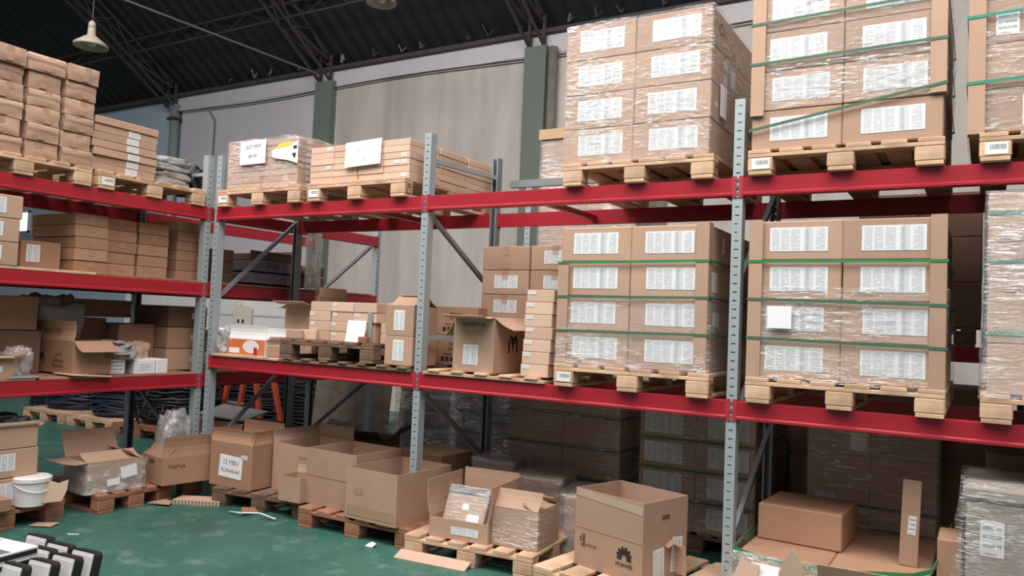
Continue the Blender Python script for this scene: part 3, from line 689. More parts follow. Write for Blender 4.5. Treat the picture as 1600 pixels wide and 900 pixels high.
corner('edge board on the left corner of strapped stack right of the post', 2.377, -.034, ZQ, ZQ+.895, -1); corner('edge board on the right corner of strapped stack right of the post', 3.362, -.034, ZQ, ZQ+.90, 1)
label(gs[6], (.488, 1.12, .22), 'F', .205, .06, .03, .07, LSML)
tag(link('document_sheet', lab_me(.13, .125, PAPER), None, None, (2.55, -.046, ZQ+.345)), 'white sheet tucked under the film, left side of stack right of the post', 'paper')
# H wrapped stack at the right edge
pallet((4.03, .55, LOW), 'pallet at the right edge under the fully wrapped stack, lower shelf', w=1.02, stamp=False)
stack(3.548, -.02, ZQ, 2, 4, (.478, 1.12, .25), 'carton in heavily wrapped stack at right edge, lower shelf', 'cartons of the heavily wrapped stack', CARD, jit=.002)
film('stretch_film', 'heavy film around the stack at the right edge, lower shelf', 3.535, 4.515, -.03, 1.11, ZQ-.02, ZQ+1.01, FILM2, 51, lip=.2, flare=.6)
for i, a in enumerate((.30, .66, .90)): strap('%s teal strap from the bottom, wrapped stack at right edge of lower shelf' % ORD[i], 3.543, 4.512, -.026, 1.1, (ZQ+a,)*4, TEALS, e=.002)
# ================================================================== main rack, lower shelf, left part
PLK = .022
planks(.06, 1.06, -.03, .97, LOW, '%s loose pine plank from the front, under the logo carton', 'X', 6)
for i in range(5):
    o = link('plank_slat', box_me(.1, 1.0, .018, PINE, .003, name='plank_slat'), None, None, (.16+.2*i, .47, LOW+PLK)); tag(o, '%s pine cross slat from the left, under the logo carton' % ORD[i], 'plank', 'cross slats')
ZS = LOW+PLK+.018
planks(-2.24, -1.42, -.03, .97, LOW, '%s pale plank from the front, under the orange printed carton', 'X', 5)
planks(-1.40, -.06, -.03, .97, LOW, '%s grey old plank from the front, under the old pallet', 'X', 5, OLDWOOD)
for i in range(7):
    o = link('plank_slat', box_me(.09, 1.0, .018, OLDWOOD, .003, name='plank_slat'), None, None, (-1.30+.195*i, .47, LOW+PLK)); tag(o, '%s old cross slat from the left, under the old pallet' % ORD[i], 'plank', 'cross slats')
ZK = LOW+PLK
# orange printed carton
oc = open_carton((-1.885, .20, ZK), (.46, .3, .14), 'white and orange printed carton with raised white flap on the lower shelf', 0, [('F', .12, -6), ('B', .1, 20), ('R', .06, 60)], WHITEP)
dm = (.46, .3, .14)
label(oc, dm, 'F', 0, .07, .455, .13, ORANGE, 'print_panel'); 
mb = MB(); N = 24; cx_, cz_ = .06, .005
ell = [(cx_+.1*math.cos(2*math.pi*k/N), -.0035, cz_+.055*math.sin(2*math.pi*k/N)) for k in range(N)]
mb.add([(x, y, max(-.064, z)) for x, y, z in ell], [tuple(range(N))]); mb.build('white_swirl', WHITEP, oc, (0, -.15, .07))
MB().box(-.21, -.08, -.0045, -.003, -.055, -.01).build('white_patch', PAPER, oc, (0, -.15, .07))
MB().box(.1, .14, -.0065, -.005, -.06, .0).build('brown_print', REDCLIP, oc, (0, -.15, .07)); text(oc, dm, 'F', -.19, .125, '2', .03, PAPER)
lump('plastic_bag', 'crumpled clear plastic bag hanging beside the orange printed carton', 'bag', (-2.19, .18, ZK), (.16, .3, .24), BAGCLR, 3, amp=.35)
lump('plastic_bag', 'small clear bag poking out behind the orange printed carton', 'bag', (-1.6, .42, ZK), (.14, .16, .2), BAGCLR, 13, amp=.35)
carton((-1.57, .16, ZK), (.15, .2, .1), 'small tan carton between the orange carton and old pallet', .05, CARD)
# old pallet
pallet((-.90, .42, LOW+PLK+.018), 'old dark pallet carrying small pale cartons and a blank page', w=1.0, d=.9, mat=OLDWOOD, stamp=False, h=.15)
ZO = LOW+PLK+.018+.15
open_carton((-1.60, .55, ZK+.22), (.38, .34, .24), 'tan open carton with spread flaps behind the old pallet', .0, [('F', .16, 84), ('R', .15, 8), ('B', .15, 4), ('L', .12, 110)], CARD)
carton((-1.63, .55, ZK), (.36, .34, .218), 'tan carton underneath the spread-flap carton', 0, CARD)
carton((-1.315, .13, ZO), (.17, .2, .075), 'low pale carton at the left end of the old pallet', .0, CARD)
random.seed(4)
stack(-1.205, .1, ZO, 3, 4, (.232, .34, .0785), 'pale small carton on the old pallet', 'small pale cartons on the old pallet', PALE,
      lambda c, r: [('F', -.08, .055, .045, .026, LSML)] if r != 3 or c == 1 else [], jit=.004, bev=.003, skip=((0, 0), (2, 0), (2, 1)))
carton((-1.19, .2, ZO), (.17, .25, .0785), 'sticker-marked carton at the bottom left of the pale cartons', 0, PALE, labels=[('F', -.05, .05, .045, .026, LSML)], bev=.003)
carton((-1.035, .22, ZO), (.12, .25, .0765), 'plain tan carton at the bottom, second from left on old pallet', 0, CARD, bev=.003)
carton((-.635, .24, ZO), (.22, .25, .157), 'pale taller carton behind the blank page on old pallet', 0, PALE, bev=.003)
carton((-.455, .36, ZO), (.08, .3, .32), 'narrow tall tan carton at the right end of the old pallet', 0, CARD, bev=.003)
for r in range(2): carton((-.45, .17, ZO+r*.08), (.075, .05, .078), '%s little pale carton from the bottom beside the blank page' % ORD[r], 0, PALE, bev=.003)
sh = link('blank_page', lab_me(.19, .17, PAPER), None, None, (-.66, .055, ZO+.087), (R(-10), 0, 0)); tag(sh, 'blank white page leaning on the pale cartons on old pallet', 'paper')
tag(MB().box(-.022, .022, -.003, .003, 0, .24).build('grey_strip', GREYBAG, loc=(-.55, .088, ZO)), 'narrow grey strip standing beside the blank page', 'strip')
tag(link('wood_block', box_me(.085, .05, .05, REDWOOD, .004, name='wood_block'), None, None, (-.55, .03, ZO)), 'small wood block in front of the blank page', 'block')
# two label-fronted cartons
dm = (.265, .3, .222)
for r in range(2):
    z = LOW+PLK+.018+r*.224
    if r == 0: carton((-.205, .17, z), dm, 'lower of two tall cartons with long label left of the rack post', 0, CARD, labels=[('F', 0, .115, .1, .155, LTALL)])
    else:
        o = open_carton((-.205, .17, z), dm, 'upper of two tall cartons with long label left of the rack post', 0, [('F', .15, -62), ('B', .15, -55)], CARD)
        label(o, dm, 'F', 0, .115, .1, .15, LTALL)
# printed cartons at the back of the centre bay
dm = (.4, .35, .228)
for r in range(2):
    o = carton((-.02+.005*r, .66, ZS+r*.235), dm, '%s carton with pictogram row behind the rack post' % ('lower' if r == 0 else 'upper'), 0, WARM)
    for k in range(5): label(o, dm, 'F', -.11+.045*k, .05, .03, .035, DINK, 'pictogram')
    text(o, dm, 'F', 0, .17, 'FRAGILE', .03, BINK); text(o, dm, 'F', 0, .13, 'POR FAVOR', .022, BINK); text(o, dm, 'F', .0, .09, 'Manipular con cuidado', .022, BINK)
# logo carton (M)
dm = (.33, .62, .385)
M_LOGO = [[(-.05, -.05), (-.045, .015), (-.03, .045), (-.012, .03), (0, -.025), (.012, .03), (.03, .045), (.045, .015), (.05, -.05)]]
def m_logo(par, dims, face, u, v, s=1):
    mb = MB(); pts = M_LOGO[0]
    P3 = [(a*s, -.002, c*s) for a, c in pts]; mb.tube(P3, [.008*s, .012*s, .014*s, .014*s, .015*s, .014*s, .014*s, .012*s, .008*s], 6)
    me = mb.me('logo', DINK); me.transform(Matrix.Scale(.12, 4, (0, 1, 0))); p, r = on_face(dims, face, u, v, .001); return link('logo', me, None, par, p, r)
o = open_carton((.455, .32, ZS), dm, 'worn tan open carton with letter logo on the lower shelf', R(3), [('F', .17, 88), ('R', .18, 118), ('L', .16, 150), ('B', .17, 20)], CARD)
label(o, dm, 'F', -.02, .12, .12, .14, LTALL); m_logo(o, dm, 'R', -.03, .20, 1.25); text(o, dm, 'F', 0, .33, 'MOVISTAR', .04, BINK)
# stack of seven narrow cartons
random.seed(21)
for r in range(7):
    carton((.975+random.uniform(-.008, .008)+(.012 if r > 4 else 0)-.012*(r < 2), .2, ZS+r*.0835), (.21, .36, .0815), '%s narrow carton from the bottom in the single column of seven' % ORD[r], random.uniform(-.01, .01), PALE, group='column of seven narrow cartons', labels=[('F', -.065, .062, .055, .024, LSML)], bev=.003)
# labelled cartons at the back
dm = (.425, .36, .188)
for c in range(2):
    for r in range(5):
        o = carton((.335+c*.435, .80, ZS+r*.19), dm, '%s column, %s row up, labelled carton behind the logo carton' % (('left', 'right')[c], ORD[r]), 0, CARD, group='labelled cartons at the back of the centre bay', labels=[] if (c, r) == (0, 4) else [('F', .01, .1, .21, .1, LMID)], tape=True)
        if (c, r) == (0, 4): link('tape', lab_me(.09, .06, TAPE), None, o, on_face(dm, 'F', 0, .045)[0])
# ================================================================== floor, main rack
# signed carton
pallet((-1.47, .22, 0), 'worn dark pallet under the hand-signed carton', w=.95, d=.75, mat=OLDWOOD, stamp=False, rz=R(8), nb=5)
dm = (.48, .34, .36)
o = open_carton((-1.79, .04, PH), dm, 'open carton with hand-lettered white sheet on the floor pallet', R(3), [('F', .11, -1, {'inset': .001}), ('R', .11, -2, {'inset': .001}), ('B', .15, 3), ('L', .1, 1)], WARM)
label(o, dm, 'F', .0, .165, .26, .18, PAPER, 'paper_sheet', tilt=R(3)); text(o, dm, 'F', 0, .20, '12 MBU', .055, INK, .1, tilt=-.05); text(o, dm, 'F', .0, .13, 'RUNHKAK', .045, INK, .1, tilt=-.05)
label(o, dm, 'F', .15, .255, .07, .035, LSML)
dm = (.44, .5, .38)
open_carton((-1.28, .31, PH), dm, 'plain open carton behind the hand-signed carton', R(-4), [('L', .1, 2), ('B', .12, -5)], CARD)
dm = (.2, .22, .25)
open_carton((-1.05, -.08, PH), (.22, .2, .19), 'small narrow open carton before the plain carton, with back flap up', R(3), [('B', .12, 2)], CARD)
# two large cartons
pallet((-.36, .22, 0), 'reddish worn pallet under the two large open cartons', w=1.06, d=.9, mat=REDWOOD, stamp=False, rz=R(1))
dm = (.52, .5, .42)
o = open_carton((-.675, .13, PH), dm, 'large empty open carton at the left on the reddish pallet', R(-2), [], CARD); link('tape', lab_me(.51, .012, TAPE), None, o, on_face(dm, 'F', 0, .22)[0])
dm = (.49, .60, .36)
o = open_carton((-.155, .05, PH), dm, 'large empty open carton at the right on the reddish pallet', R(-3), [], CARD); link('tape', lab_me(.45, .07, TAPE), None, o, on_face(dm, 'F', 0, .06)[0])
label(o, dm, 'F', -.12, .2, .08, .05, TAPE, 'tape_patch')
carton((-.42, .84, 0), (.48, .42, .50), 'shaded brown carton standing behind the large open cartons', R(-4), WARM)
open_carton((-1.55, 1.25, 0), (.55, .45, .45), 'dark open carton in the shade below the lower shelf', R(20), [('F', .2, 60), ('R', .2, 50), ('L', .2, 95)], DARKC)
# centre bay floor
pallet((.64, .12, 0), 'pale pallet under the open tray carton and the wrapped carton', w=.95, d=.8, rz=R(5), stamp=False)
tag(link('card_strip', box_me(.54, .1, .012, PALE, .002, name='card_strip'), None, None, (.45, -.335, .012), (R(22), 0, R(5))), 'flat cardboard strip on the floor before the tray carton pallet', 'cardboard')
dm = (.44, .5, .13)
o = open_carton((.545, .02, PH), dm, 'open tray carton with long label holding a film-wrapped piece', R(6), [('L', .24, 6), ('B', .26, -3), ('R', .24, 4)], CARD)
label(o, dm, 'F', .05, .06, .2, .05, LMID)
wp = link('wrapped_parcel', box_me(.31, .06, .29, CARD, .006, name='wrapped_parcel'), None, None, (.535, -.13, PH+.03), (R(-28), 0, R(8))); tag(wp, 'film-wrapped board parcel leaning inside the tray carton', 'parcel')
label(wp, (.31, .06, .29), 'F', .07, .09, .09, .05, PAPER); label(wp, (.31, .06, .29), 'F', 0, .16, .05, .04, PAPER)
label(wp, (.31, .06, .29), 'F', 0, .265, .3, .05, BLACK, 'dark_band')
film('stretch_film', 'glossy film on the board parcel inside the tray carton', -.158, .158, -.034, .034, .0, .3, FILM2, 61, amp=.003, lip=.02, loc=(.535, -.13, PH+.03)).rotation_euler = (R(-28), 0, R(8))
dm = (.33, .34, .25)
o = open_carton((.945, .02, PH), dm, 'film-wrapped carton with raised flap on the pale floor pallet', R(4), [('F', .13, -35), ('B', .1, -60), ('R', .12, -70)], CARD)
film('stretch_film', 'film round the raised-flap carton on the pale floor pallet', -.17, .17, -.175, .175, .01, .245, FILM, 71, lip=0, loc=(.945, .02, PH), rz=R(4))
for i, (x, y, sx, sy, sz, l) in enumerate(((.24, .84, .36, .34, .52, 'tallest grey film-wrapped bundle behind the tray carton'), (.67, .78, .40, .42, .47, 'wide grey film-wrapped bundle behind the raised-flap carton'), (1.17, .62, .40, .5, .43, 'grey film-wrapped bundle behind the flower-logo carton'))):
    o = empty('wrapped_bundle', (x, y, 0), R(6+5*i)); tag(o, l, 'bundle', 'grey wrapped bundles')
    link('carton_core', box_me(sx-.03, sy-.03, sz-.02, DARKC if i == 0 else CARD, .02, name='carton_core'), None, o)
    fo = film('wrapping', None, -sx/2, sx/2, -sy/2, sy/2, 0, sz, FILM3, 80+i, amp=.012, lip=.3, close=True, cat=None); fo.parent = o
# shaded stacks at the back
def rear_stack(x0, y0, z0, rows, w, d, h, phrase, group, labels, filmmat, fl, straps, mat, pal, smat=OLIVES):
    pallet((x0+w, y0+d/2, 0), pal, w=2*w+.02, d=d, stamp=False, mat=OLDWOOD)
    stack(x0, y0, PH, 2, rows, (w-.004, d, h), phrase, group, mat, labels, jit=.002)
    film('stretch_film', fl, x0-.006, x0+2*w+.004, y0-.006, y0+d+.006, PH, PH+rows*h, filmmat, x0*9, lip=.1)
    for i, a in enumerate(straps): strap('%s strap from the bottom, %s' % (ORD[i], phrase.replace('carton in', 'round')), x0, x0+2*w, y0, y0+d, (PH+a,)*4, smat, e=.012)
rear_stack(.13, 1.13, 0, 4, .5, .8, .25, 'carton in shaded stack behind the grey bundles', 'cartons of the shaded stack', None, FILM, 'film round the shaded stack behind the grey bundles', (.24, .48, .73), CARD, 'pallet under the shaded stack behind the grey bundles')
rear_stack(1.33, 1.03, 0, 4, .43, .95, .216, 'carton in labelled floor stack behind the nearest post', 'cartons of the labelled floor stack', lambda c, r: [('F', -.03 if c == 0 else .02, .11, .29, .145, LBIG)], FILM, 'film round the labelled floor stack behind the nearest post', (.216, .432, .648), CARD, 'pallet under the labelled floor stack behind the nearest post')
# flower-logo carton on a pallet
pallet((1.83, .0, 0), 'pale pallet under the flower-logo carton, at the picture bottom', w=1.1, d=.9, rz=R(-8), stamp=False)
dm = (.52, .42, .46)
fo = open_carton((1.715, -.06, PH), dm, 'large open carton printed with a flower logo by the nearest post', R(-22), [], CARD)
fo.rotation_euler[2] = R(-17)
label(fo, dm, 'F', .0, .425, .515, .045, CLEAR_TAPE, 'clear_tape', tilt=R(3)); link('crease', lab_me(.515, .004, TAPE), None, fo, on_face(dm, 'F', 0, .23)[0])
mb = MB()
for k in range(8):
    an = R(180-180/7*k) if False else R(172-164*k/7); s = .9+.35*math.sin(R(180*k/7)); c, sn = math.cos(an), math.sin(an); L0, L1 = .016*s, .062*s
    pt = lambda r, w: (c*r - sn*w, -.0015, sn*r + c*w)
    P6 = [pt(L0, 0), pt(L0+(L1-L0)*.45, -.008*s), pt(L0+(L1-L0)*.8, -.0085*s), pt(L1, -.002), pt(L1, .002), pt(L0+(L1-L0)*.8, .0085*s), pt(L0+(L1-L0)*.45, .008*s)]
    mb.add(P6, [tuple(range(7))])
p, r = on_face(dm, 'F', .13, .115, .001); mb.build('flower_logo', DINK, fo, p, r); text(fo, dm, 'F', .13, .085, 'HUAWEI', .032, DINK)
for u, vv, a, b in ((-.21, .165, .012, .03), (-.185, .17, .02, .05), (-.2, .13, .01, .012), (-.183, .13, .018, .02)): label(fo, dm, 'F', u, vv, a, b, BINK, 'print')
text(fo, dm, 'F', -.125, .135, 'ROHS 20', .022, BINK); label(fo, dm, 'R', .0, .36, .07, .025, BINK, 'hand_hole')
label(fo, dm, 'R', -.06, .1, .1, .17, LTALL, tilt=R(-3)); label(fo, dm, 'R', .11, .13, .1, .2, LTALL, tilt=R(4))
mb = MB(); pts = [(0, -.0, .16), (.03, -.02, .19), (.06, -.05, .17), (.07, -.06, .08), (.075, -.055, 0)]
for a, b in zip(pts, pts[1:]): mb.bar(a, b, .075, .004)
p, r = on_face(dm, 'R', .0, .03, .004); o = mb.build('torn_strip', CARD, fo, p, r); o['label'] = 'torn curled cardboard strip'
# ================================================================== right bay floor
pallet((2.86, .45, 0), 'pallet under the torn-open load in the right bay', w=1.0, d=1.1, mat=OLDWOOD, stamp=False)
random.seed(33)
stack(2.37, -.08, PH, 2, 1, (.47, 1.02, .235), 'carton in the remaining layer of the torn-open load', 'cartons of the torn-open load', WARM, jit=.002)
ZB = PH+.236
carton((2.64, .47, ZB), (.47, .46, .205), 'plain carton lying on the torn-open load', R(-3), WARM)
tag(link('edge_board', box_me(.09, .012, .46, CARD, .002, name='edge_board'), None, None, (3.20, .2, ZB), (R(2), R(2), 0)), 'upright cardboard edge board with sticker on the torn-open load', 'edge board')
eb = bpy.data.objects['edge_board.005'] if 'edge_board.005' in bpy.data.objects else None
ebs = [q for q in bpy.data.objects if q.get('label', '').startswith('upright cardboard edge')][0]
label(ebs, (.09, .012, .46), 'F', .01, .22, .04, .1, LSML, tilt=R(2))
mb = MB(); pts = [(2.352, .35, PH+.28), (2.35, -.12, PH+.25), (2.5, -.165, PH+.235), (2.75, -.17, PH+.225), (3.0, -.17, PH+.25), (3.25, -.165, PH+.285), (3.33, -.12, PH+.31), (3.37, .1, PH+.38), (3.40, .35, PH+.46)]
for a, b in zip(pts, pts[1:]): mb.bar(a, b, .004, .022)
tag(mb.build('packing_strap', GREENS), 'slack green strap round the torn-open load', 'strap', 'packing straps')
film('torn_film', 'torn film hanging round the torn-open load', 2.365, 3.335, -.15, .95, PH-.02, PH+.25, FILM3, 91, lip=0, amp=.02, flare=2.0)
# torn flaps in front
def leaf(name, lab, loc, pts, rot, mat, t=.005):
    n = len(pts); v = [(x, 0, z) for x, z in pts]+[(x, t, z) for x, z in pts]
    return tag(link(name, pydata(name, v, [tuple(range(n)), tuple(range(n, 2*n))[::-1]]+[(k, n+k, n+(k+1) % n, (k+1) % n) for k in range(n)], mat), None, None, loc, rot), lab, 'cardboard', 'torn cardboard flaps')
leaf('torn_flap', 'pointed leaf-shaped torn flap before the torn-open load', (2.69, -.27, PH+.14), [(-.06, 0), (.07, 0), (.075, .1), (.05, .17), (.02, .21), (-.02, .15), (-.06, .07)], (R(8), 0, R(-10)), PALE)
leaf('torn_flap', 'long low torn flap across the front of the torn-open load', (3.03, -.27, PH+.20), [(-.2, .0), (.26, .03), (.26, .075), (-.2, .12)], (R(20), R(-4), R(6)), CARD)
leaf('torn_flap', 'wide torn flap lying at the picture bottom, right bay', (3.05, -.36, PH+.17), [(-.25, 0), (.3, 0), (.28, .09), (-.24, .03)], (R(-55), R(-4), R(4)), CARD)
leaf('torn_flap', 'small torn flap at the left front of the torn-open load', (2.44, -.27, PH+.02), [(-.09, 0), (.05, 0), (.09, .2), (-.02, .21)], (R(-6), 0, R(-8)), PALE)
leaf('torn_flap', 'short torn flap beside the leaf-shaped flap', (2.83, -.30, PH+.15), [(-.08, 0), (.08, 0), (.09, .09), (-.08, .075)], (R(-25), 0, 0), PALE)
tag(link('document_pouch', lab_me(.16, .09, PAPER), None, None, (2.56, -.25, PH+.18), (R(-15), 0, R(-4))), 'shiny white document pouch beside the leaf-shaped flap', 'paper')
# wrapped stack behind
rear_stack(2.53, 1.02, 0, 3, .385, .9, .34, 'carton in hazy wrapped stack behind torn-open load', 'cartons of the hazy wrapped stack', lambda c, r: [('F', .12, .18, .1, .3, PAPER)] if (c, r) == (0, 2) else ([('F', -.08, .06, .12, .03, LSML)] if (c, r) == (0, 1) else []), FILM2, 'hazy film round the wrapped stack behind torn-open load', (.22, .36), CARD, 'pallet under the hazy wrapped stack')
carton((3.40, .12, 0), (.11, .3, .60), 'narrow upright brown carton between torn-open load and wrapped crate', 0, WARM)
# crate at right edge
o = empty('wrapped_crate', (3.83, .2, 0)); tag(o, 'grey film-wrapped crate with white sticker at the bottom right corner', 'crate')
link('crate_body', box_me(.72, .6, .82, mat_card('crate_board', srgb(150, 140, 128)), .01, name='crate_body'), None, o); link('crate_lid', box_me(.75, .63, .08, MATS['crate_board'], .02, name='crate_lid'), None, o, (0, 0, .82))
label(o, (.72, .6, .82), 'F', -.25, .65, .1, .17, LSML)
fo = film('wrapping', None, -.385, .385, -.325, .325, .02, .905, FILM, 97, lip=.3, close=True, cat=None, flare=2); fo.parent = o
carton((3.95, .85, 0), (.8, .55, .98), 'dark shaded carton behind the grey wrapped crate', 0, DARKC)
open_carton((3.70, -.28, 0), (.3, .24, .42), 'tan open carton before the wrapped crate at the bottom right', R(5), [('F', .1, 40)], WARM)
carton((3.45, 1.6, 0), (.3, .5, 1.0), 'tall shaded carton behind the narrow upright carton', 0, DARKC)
# shaded rear goods behind centre bay
for i, (x, y, sx, sy, sz, l) in enumerate(((-1.82, 2.9, .8, .8, .95, 'dark film-wrapped heap behind the centre bay, leftmost'), (-.88, 2.7, .75, .9, 1.05, 'dark film-wrapped heap behind the centre bay, middle'))):
    o = empty('wrapped_heap', (x, y, 0), R(5-9*i)); tag(o, l, 'bundle', 'dark wrapped heaps')
    dk = mat_plain('dark_plastic%d' % i, srgb(52, 50, 50), .35, 0, .4)
    for k in range(5):
        hh = sz/5; link('dark_bale', box_me(sx-.1+.06*math.sin(k*2.1+i), sy-.1, hh-.01, dk, .03, name='dark_bale'), None, o, (.03*math.sin(k*3+i), 0, k*hh))
    fo = film('wrapping', None, -sx/2, sx/2, -sy/2, sy/2, .02, sz, FILM, 7+i, amp=.02, lip=.3, close=True, cat=None); fo.parent = o
# ================================================================== left rack, top shelf
def battered_me(w, d, h, seed):
    bm = bmesh.new(); bmesh.ops.create_cube(bm, size=1); bmesh.ops.subdivide_edges(bm, edges=bm.edges[:], cuts=5, use_grid_fill=True)
    for q in bm.verts:
        x, y, z = q.co; f = max(abs(x), abs(y), abs(z)); bul = (1-4*x*x)*(1-4*z*z) if abs(y) > .49 else 0
        n = Vector((noise.noise(Vector((x*2, y*2, z*2+seed))), noise.noise(Vector((x*2+9, y*2, z*2+seed))), noise.noise(Vector((x*2, y*2+9, z*2+seed)))))
        sag = -.014*(1-4*x*x)*noise.noise(Vector((seed*1.7, x*1.5, 0)))
        lip = .007 if (z > .16 and z < .4 and seed % 2) else 0
        q.co = Vector((x*w, y*d, (z+.5)*h)) + n*.006 + Vector((0, math.copysign(bul*.012+lip*(abs(y) > .49), y), max(sag, 0)*(z > -.4)))
        q.co.z = max(0.0005, min(h-.0005, q.co.z))
    me = bpy.data.meshes.new('carton'); bm.to_mesh(me); bm.free(); me.materials.append(CARD); return me
def lf(y, x_front, z): return (x_front, y, z)          # left rack faces +X
RZ = R(90)
pallet((LX+.03-.6, -1.615, 2.5), 'pale pallet under the tall columns of battered cartons', rz=RZ, w=1.0, stamp=False)
pallet((LX+.03-.6, -.575, 2.5), 'pallet with sticker under the seven flat boxes and grey bags', rz=RZ, w=.98, sticker=True, stamp=False, mat=PINE)
random.seed(14)
ZLt = 2.5+PH
for c, (yc, w) in enumerate(((-2.0, .235), (-1.745, .24), (-1.478, .245), (-1.215, .24))):
    for r in range(6):
        hh = .127; o_ = random.uniform(-.012, .012)
        dm = (w-.012+(.03 if (c == 2 and r == 5) else 0), .36, hh-.004)
        o = carton((LX-.21+random.uniform(-.015, .015)+(.03 if r == 5 else 0), yc+o_, ZLt+r*hh), dm, '%s battered column from left, %s row up, left rack top' % (ORD[c], ORD[r]), RZ+random.uniform(-.05, .05), CARD, group='battered cartons on the left rack', tape=False, me=battered_me(*dm, c*7+r))
        link('tape', lab_me(.05, .04, TAPE), None, o, on_face((dm[0], dm[1]+.018, dm[2]), 'F', random.uniform(-.03, .03), .095)[0])
        link('tape', lab_me(.05, .035, TAPE), None, o, on_face((dm[0], dm[1]+.018, dm[2]), 'F', random.uniform(-.03, .03), .028)[0])
random.seed(15)
for r in range(7):
    dm = (.55, .42, .058)
    o = carton((LX-.25+random.uniform(-.012, .012), -.815+random.uniform(-.012, .012)+(.01 if r == 6 else 0), ZLt+r*.062), dm, '%s flat box from the bottom with white strip labels, left rack top' % ORD[r], RZ+random.uniform(-.02, .02), CARD, group='flat boxes on the left rack', labels=[('F', .06, .031, .1, .048, LSML)] if r < 6 else [], bev=.004)
for r in range(4):
    lump('grey_bag', '%s grey plastic bag from the bottom beside the flat boxes' % ORD[r], 'bag', (LX-.32, -.30+.03*(r % 2), ZLt+r*.062), (.42, .42-.02*r, .085), GREYBAG, 11+r*2, group='grey plastic bags', amp=.14, power=.7)
lump('black_bag', 'black plastic bundle beside the grey bags', 'bag', (LX-.36, .05, ZLt-.02), (.3, .2, .27), BLACK, 31, amp=.3)
# ================================================================== left rack, middle shelf
MID = 1.825
def lplanks(y0, y1, z, lab, n=3, mat=None, xo=0):
    for i in range(n):
        o = link('shelf_board', box_me(y1-y0, .96/n-.02, .02, mat or PINE, .003, name='shelf_board'), None, None, (LX+.015+xo-.96/n*(i+.5), (y0+y1)/2, z), (0, 0, RZ)); tag(o, lab % ORD[i], 'plank', 'left rack boards')
lplanks(-2.25, -1.02, MID, '%s pine board from the front, left rack middle shelf'); lplanks(-1.0, -.08, MID, '%s worn board from the front, under the long brown cartons', 3, REDWOOD, -.02)
lplanks(.06, 2.2, MID, '%s worn board from the front, far middle shelf', 3, REDWOOD)
ZM = MID+.02
for r in range(3):
    dm = (.36, .34, .165)
    carton((LX-.16, -1.785+(.012 if r == 2 else 0), ZM+r*.167), dm, '%s carton from the bottom in labelled stack at the left edge' % ORD[r], RZ, CARD, group='labelled stack at the left edge', labels=[('F', -.0, .09, .13, .1 if r < 2 else .11, LTALL)])
carton((LX-.40, -1.31, ZM), (.3, .3, .215), 'single brown carton with white label beside the long cartons', RZ, WARM, labels=[('F', -.06, .12, .1, .13, LTALL)])
random.seed(17)
for c, (yc, w) in enumerate(((-.985, .275), (-.70, .27), (-.405, .285))):
    for r in range(5):
        carton((LX-.45+random.uniform(-.01, .01), yc+random.uniform(-.006, .006), ZM+r*.093), (w-.006, .62 if c == 0 else .5, .09), '%s column from left, %s row up, long brown cartons' % (ORD[c], ORD[r]), RZ, BLUISH if False else WARM, group='long brown cartons on the middle shelf', tape=True, bev=.004)
for r in range(6):
    carton((LX-.42, -.03+.0*r, ZM+r*.088), (.26, .4, .086), '%s narrow carton from the bottom behind the corner post' % ORD[r], RZ, WARM, group='narrow cartons behind the corner post', bev=.004)
for r in range(3):
    carton((LX-.30, .28, ZM+r*.105), (.2, .35, .103), '%s small carton from the bottom right of the corner post' % ORD[r], RZ, DARKC, group='small cartons right of the corner post', bev=.004)
dm = (.78, .4, .1)
for r in range(2):
    for k in range(2):
        o = carton((LX-.25, .81 if k == 0 else 1.3, ZM+.02+r*.115), (.62 if k == 0 else .28, .5, .1), '%s flat printed carton from the bottom, %s, far middle shelf' % (('lower', 'upper')[r], ('blue-patched' if (k == 0) else 'behind the corner frame')), RZ, BLUISH if k == 0 else CARD, group='flat printed cartons', bev=.004)
        if k == 0:
            label(o, (.62, .5, .1), 'F', .215, .05, .19, .097, CARD, 'printed_end'); text(o, (.62, .5, .1), 'F', .215, .065, 'ENSAMBLE', .026, BINK); text(o, (.62, .5, .1), 'F', .215, .033, 'PERU', .022, BINK)
            if r == 1: label(o, (.62, .5, .1), 'F', -.08, .06, .16, .06, mat_plain('blue_patch', srgb(52, 64, 96), .5), 'blue_patch')
        else: text(o, (.28, .5, .1), 'F', 0, .05, 'ENSAMBLE', .026, BINK)
open_carton((LX-.3, .83, ZM+.245), (.6, .45, .06), 'shallow dark open carton on the flat printed cartons', RZ, [('R', .07, 10), ('F', .03, 0)], DARKC)
bag = film('hanging_film', 'clear hanging film sheet at the corner of the far left bay', -2.36, -2.25, 1.14, 1.26, 1.85, 2.42, BAGCLR, 44, lip=0, amp=.012)
# ================================================================== left rack, low shelf
LO = 1.025
lplanks(-2.25, -1.42, LO, '%s worn board from the front, low shelf at the left edge', 3, REDWOOD); lplanks(-1.40, -.08, LO, '%s worn board from the front, under the low-shelf logo carton', 3, REDWOOD)
lplanks(.06, 2.2, LO, '%s worn board from the front, far low shelf', 3, REDWOOD)
ZW = LO+.02
tag(link('card_sheet', box_me(.32, .25, .012, PALE, .002, name='card_sheet'), None, None, (LX-.07, -1.03, ZW), (R(0), R(4), RZ)), 'thin cardboard sheet under the low-shelf logo carton', 'cardboard')
tag(link('paper_bundle', box_me(.22, .2, .014, GREYBAG, .003, name='paper_bundle'), None, None, (LX-.09, -1.50, ZW), (0, 0, RZ)), 'thin grey folded bundle left of the low-shelf logo carton', 'paper')
ZW2 = ZW+.013
dm = (.31, .58, .255)
o = open_carton((LX-.015-.29, -.995, ZW2), dm, 'brown open carton with letter logo and hanging flap, left rack low shelf', R(90), [('L', .15, 0), ('F', .15, 122), ('B', .15, 0), ('R', .12, 95)], WARM)
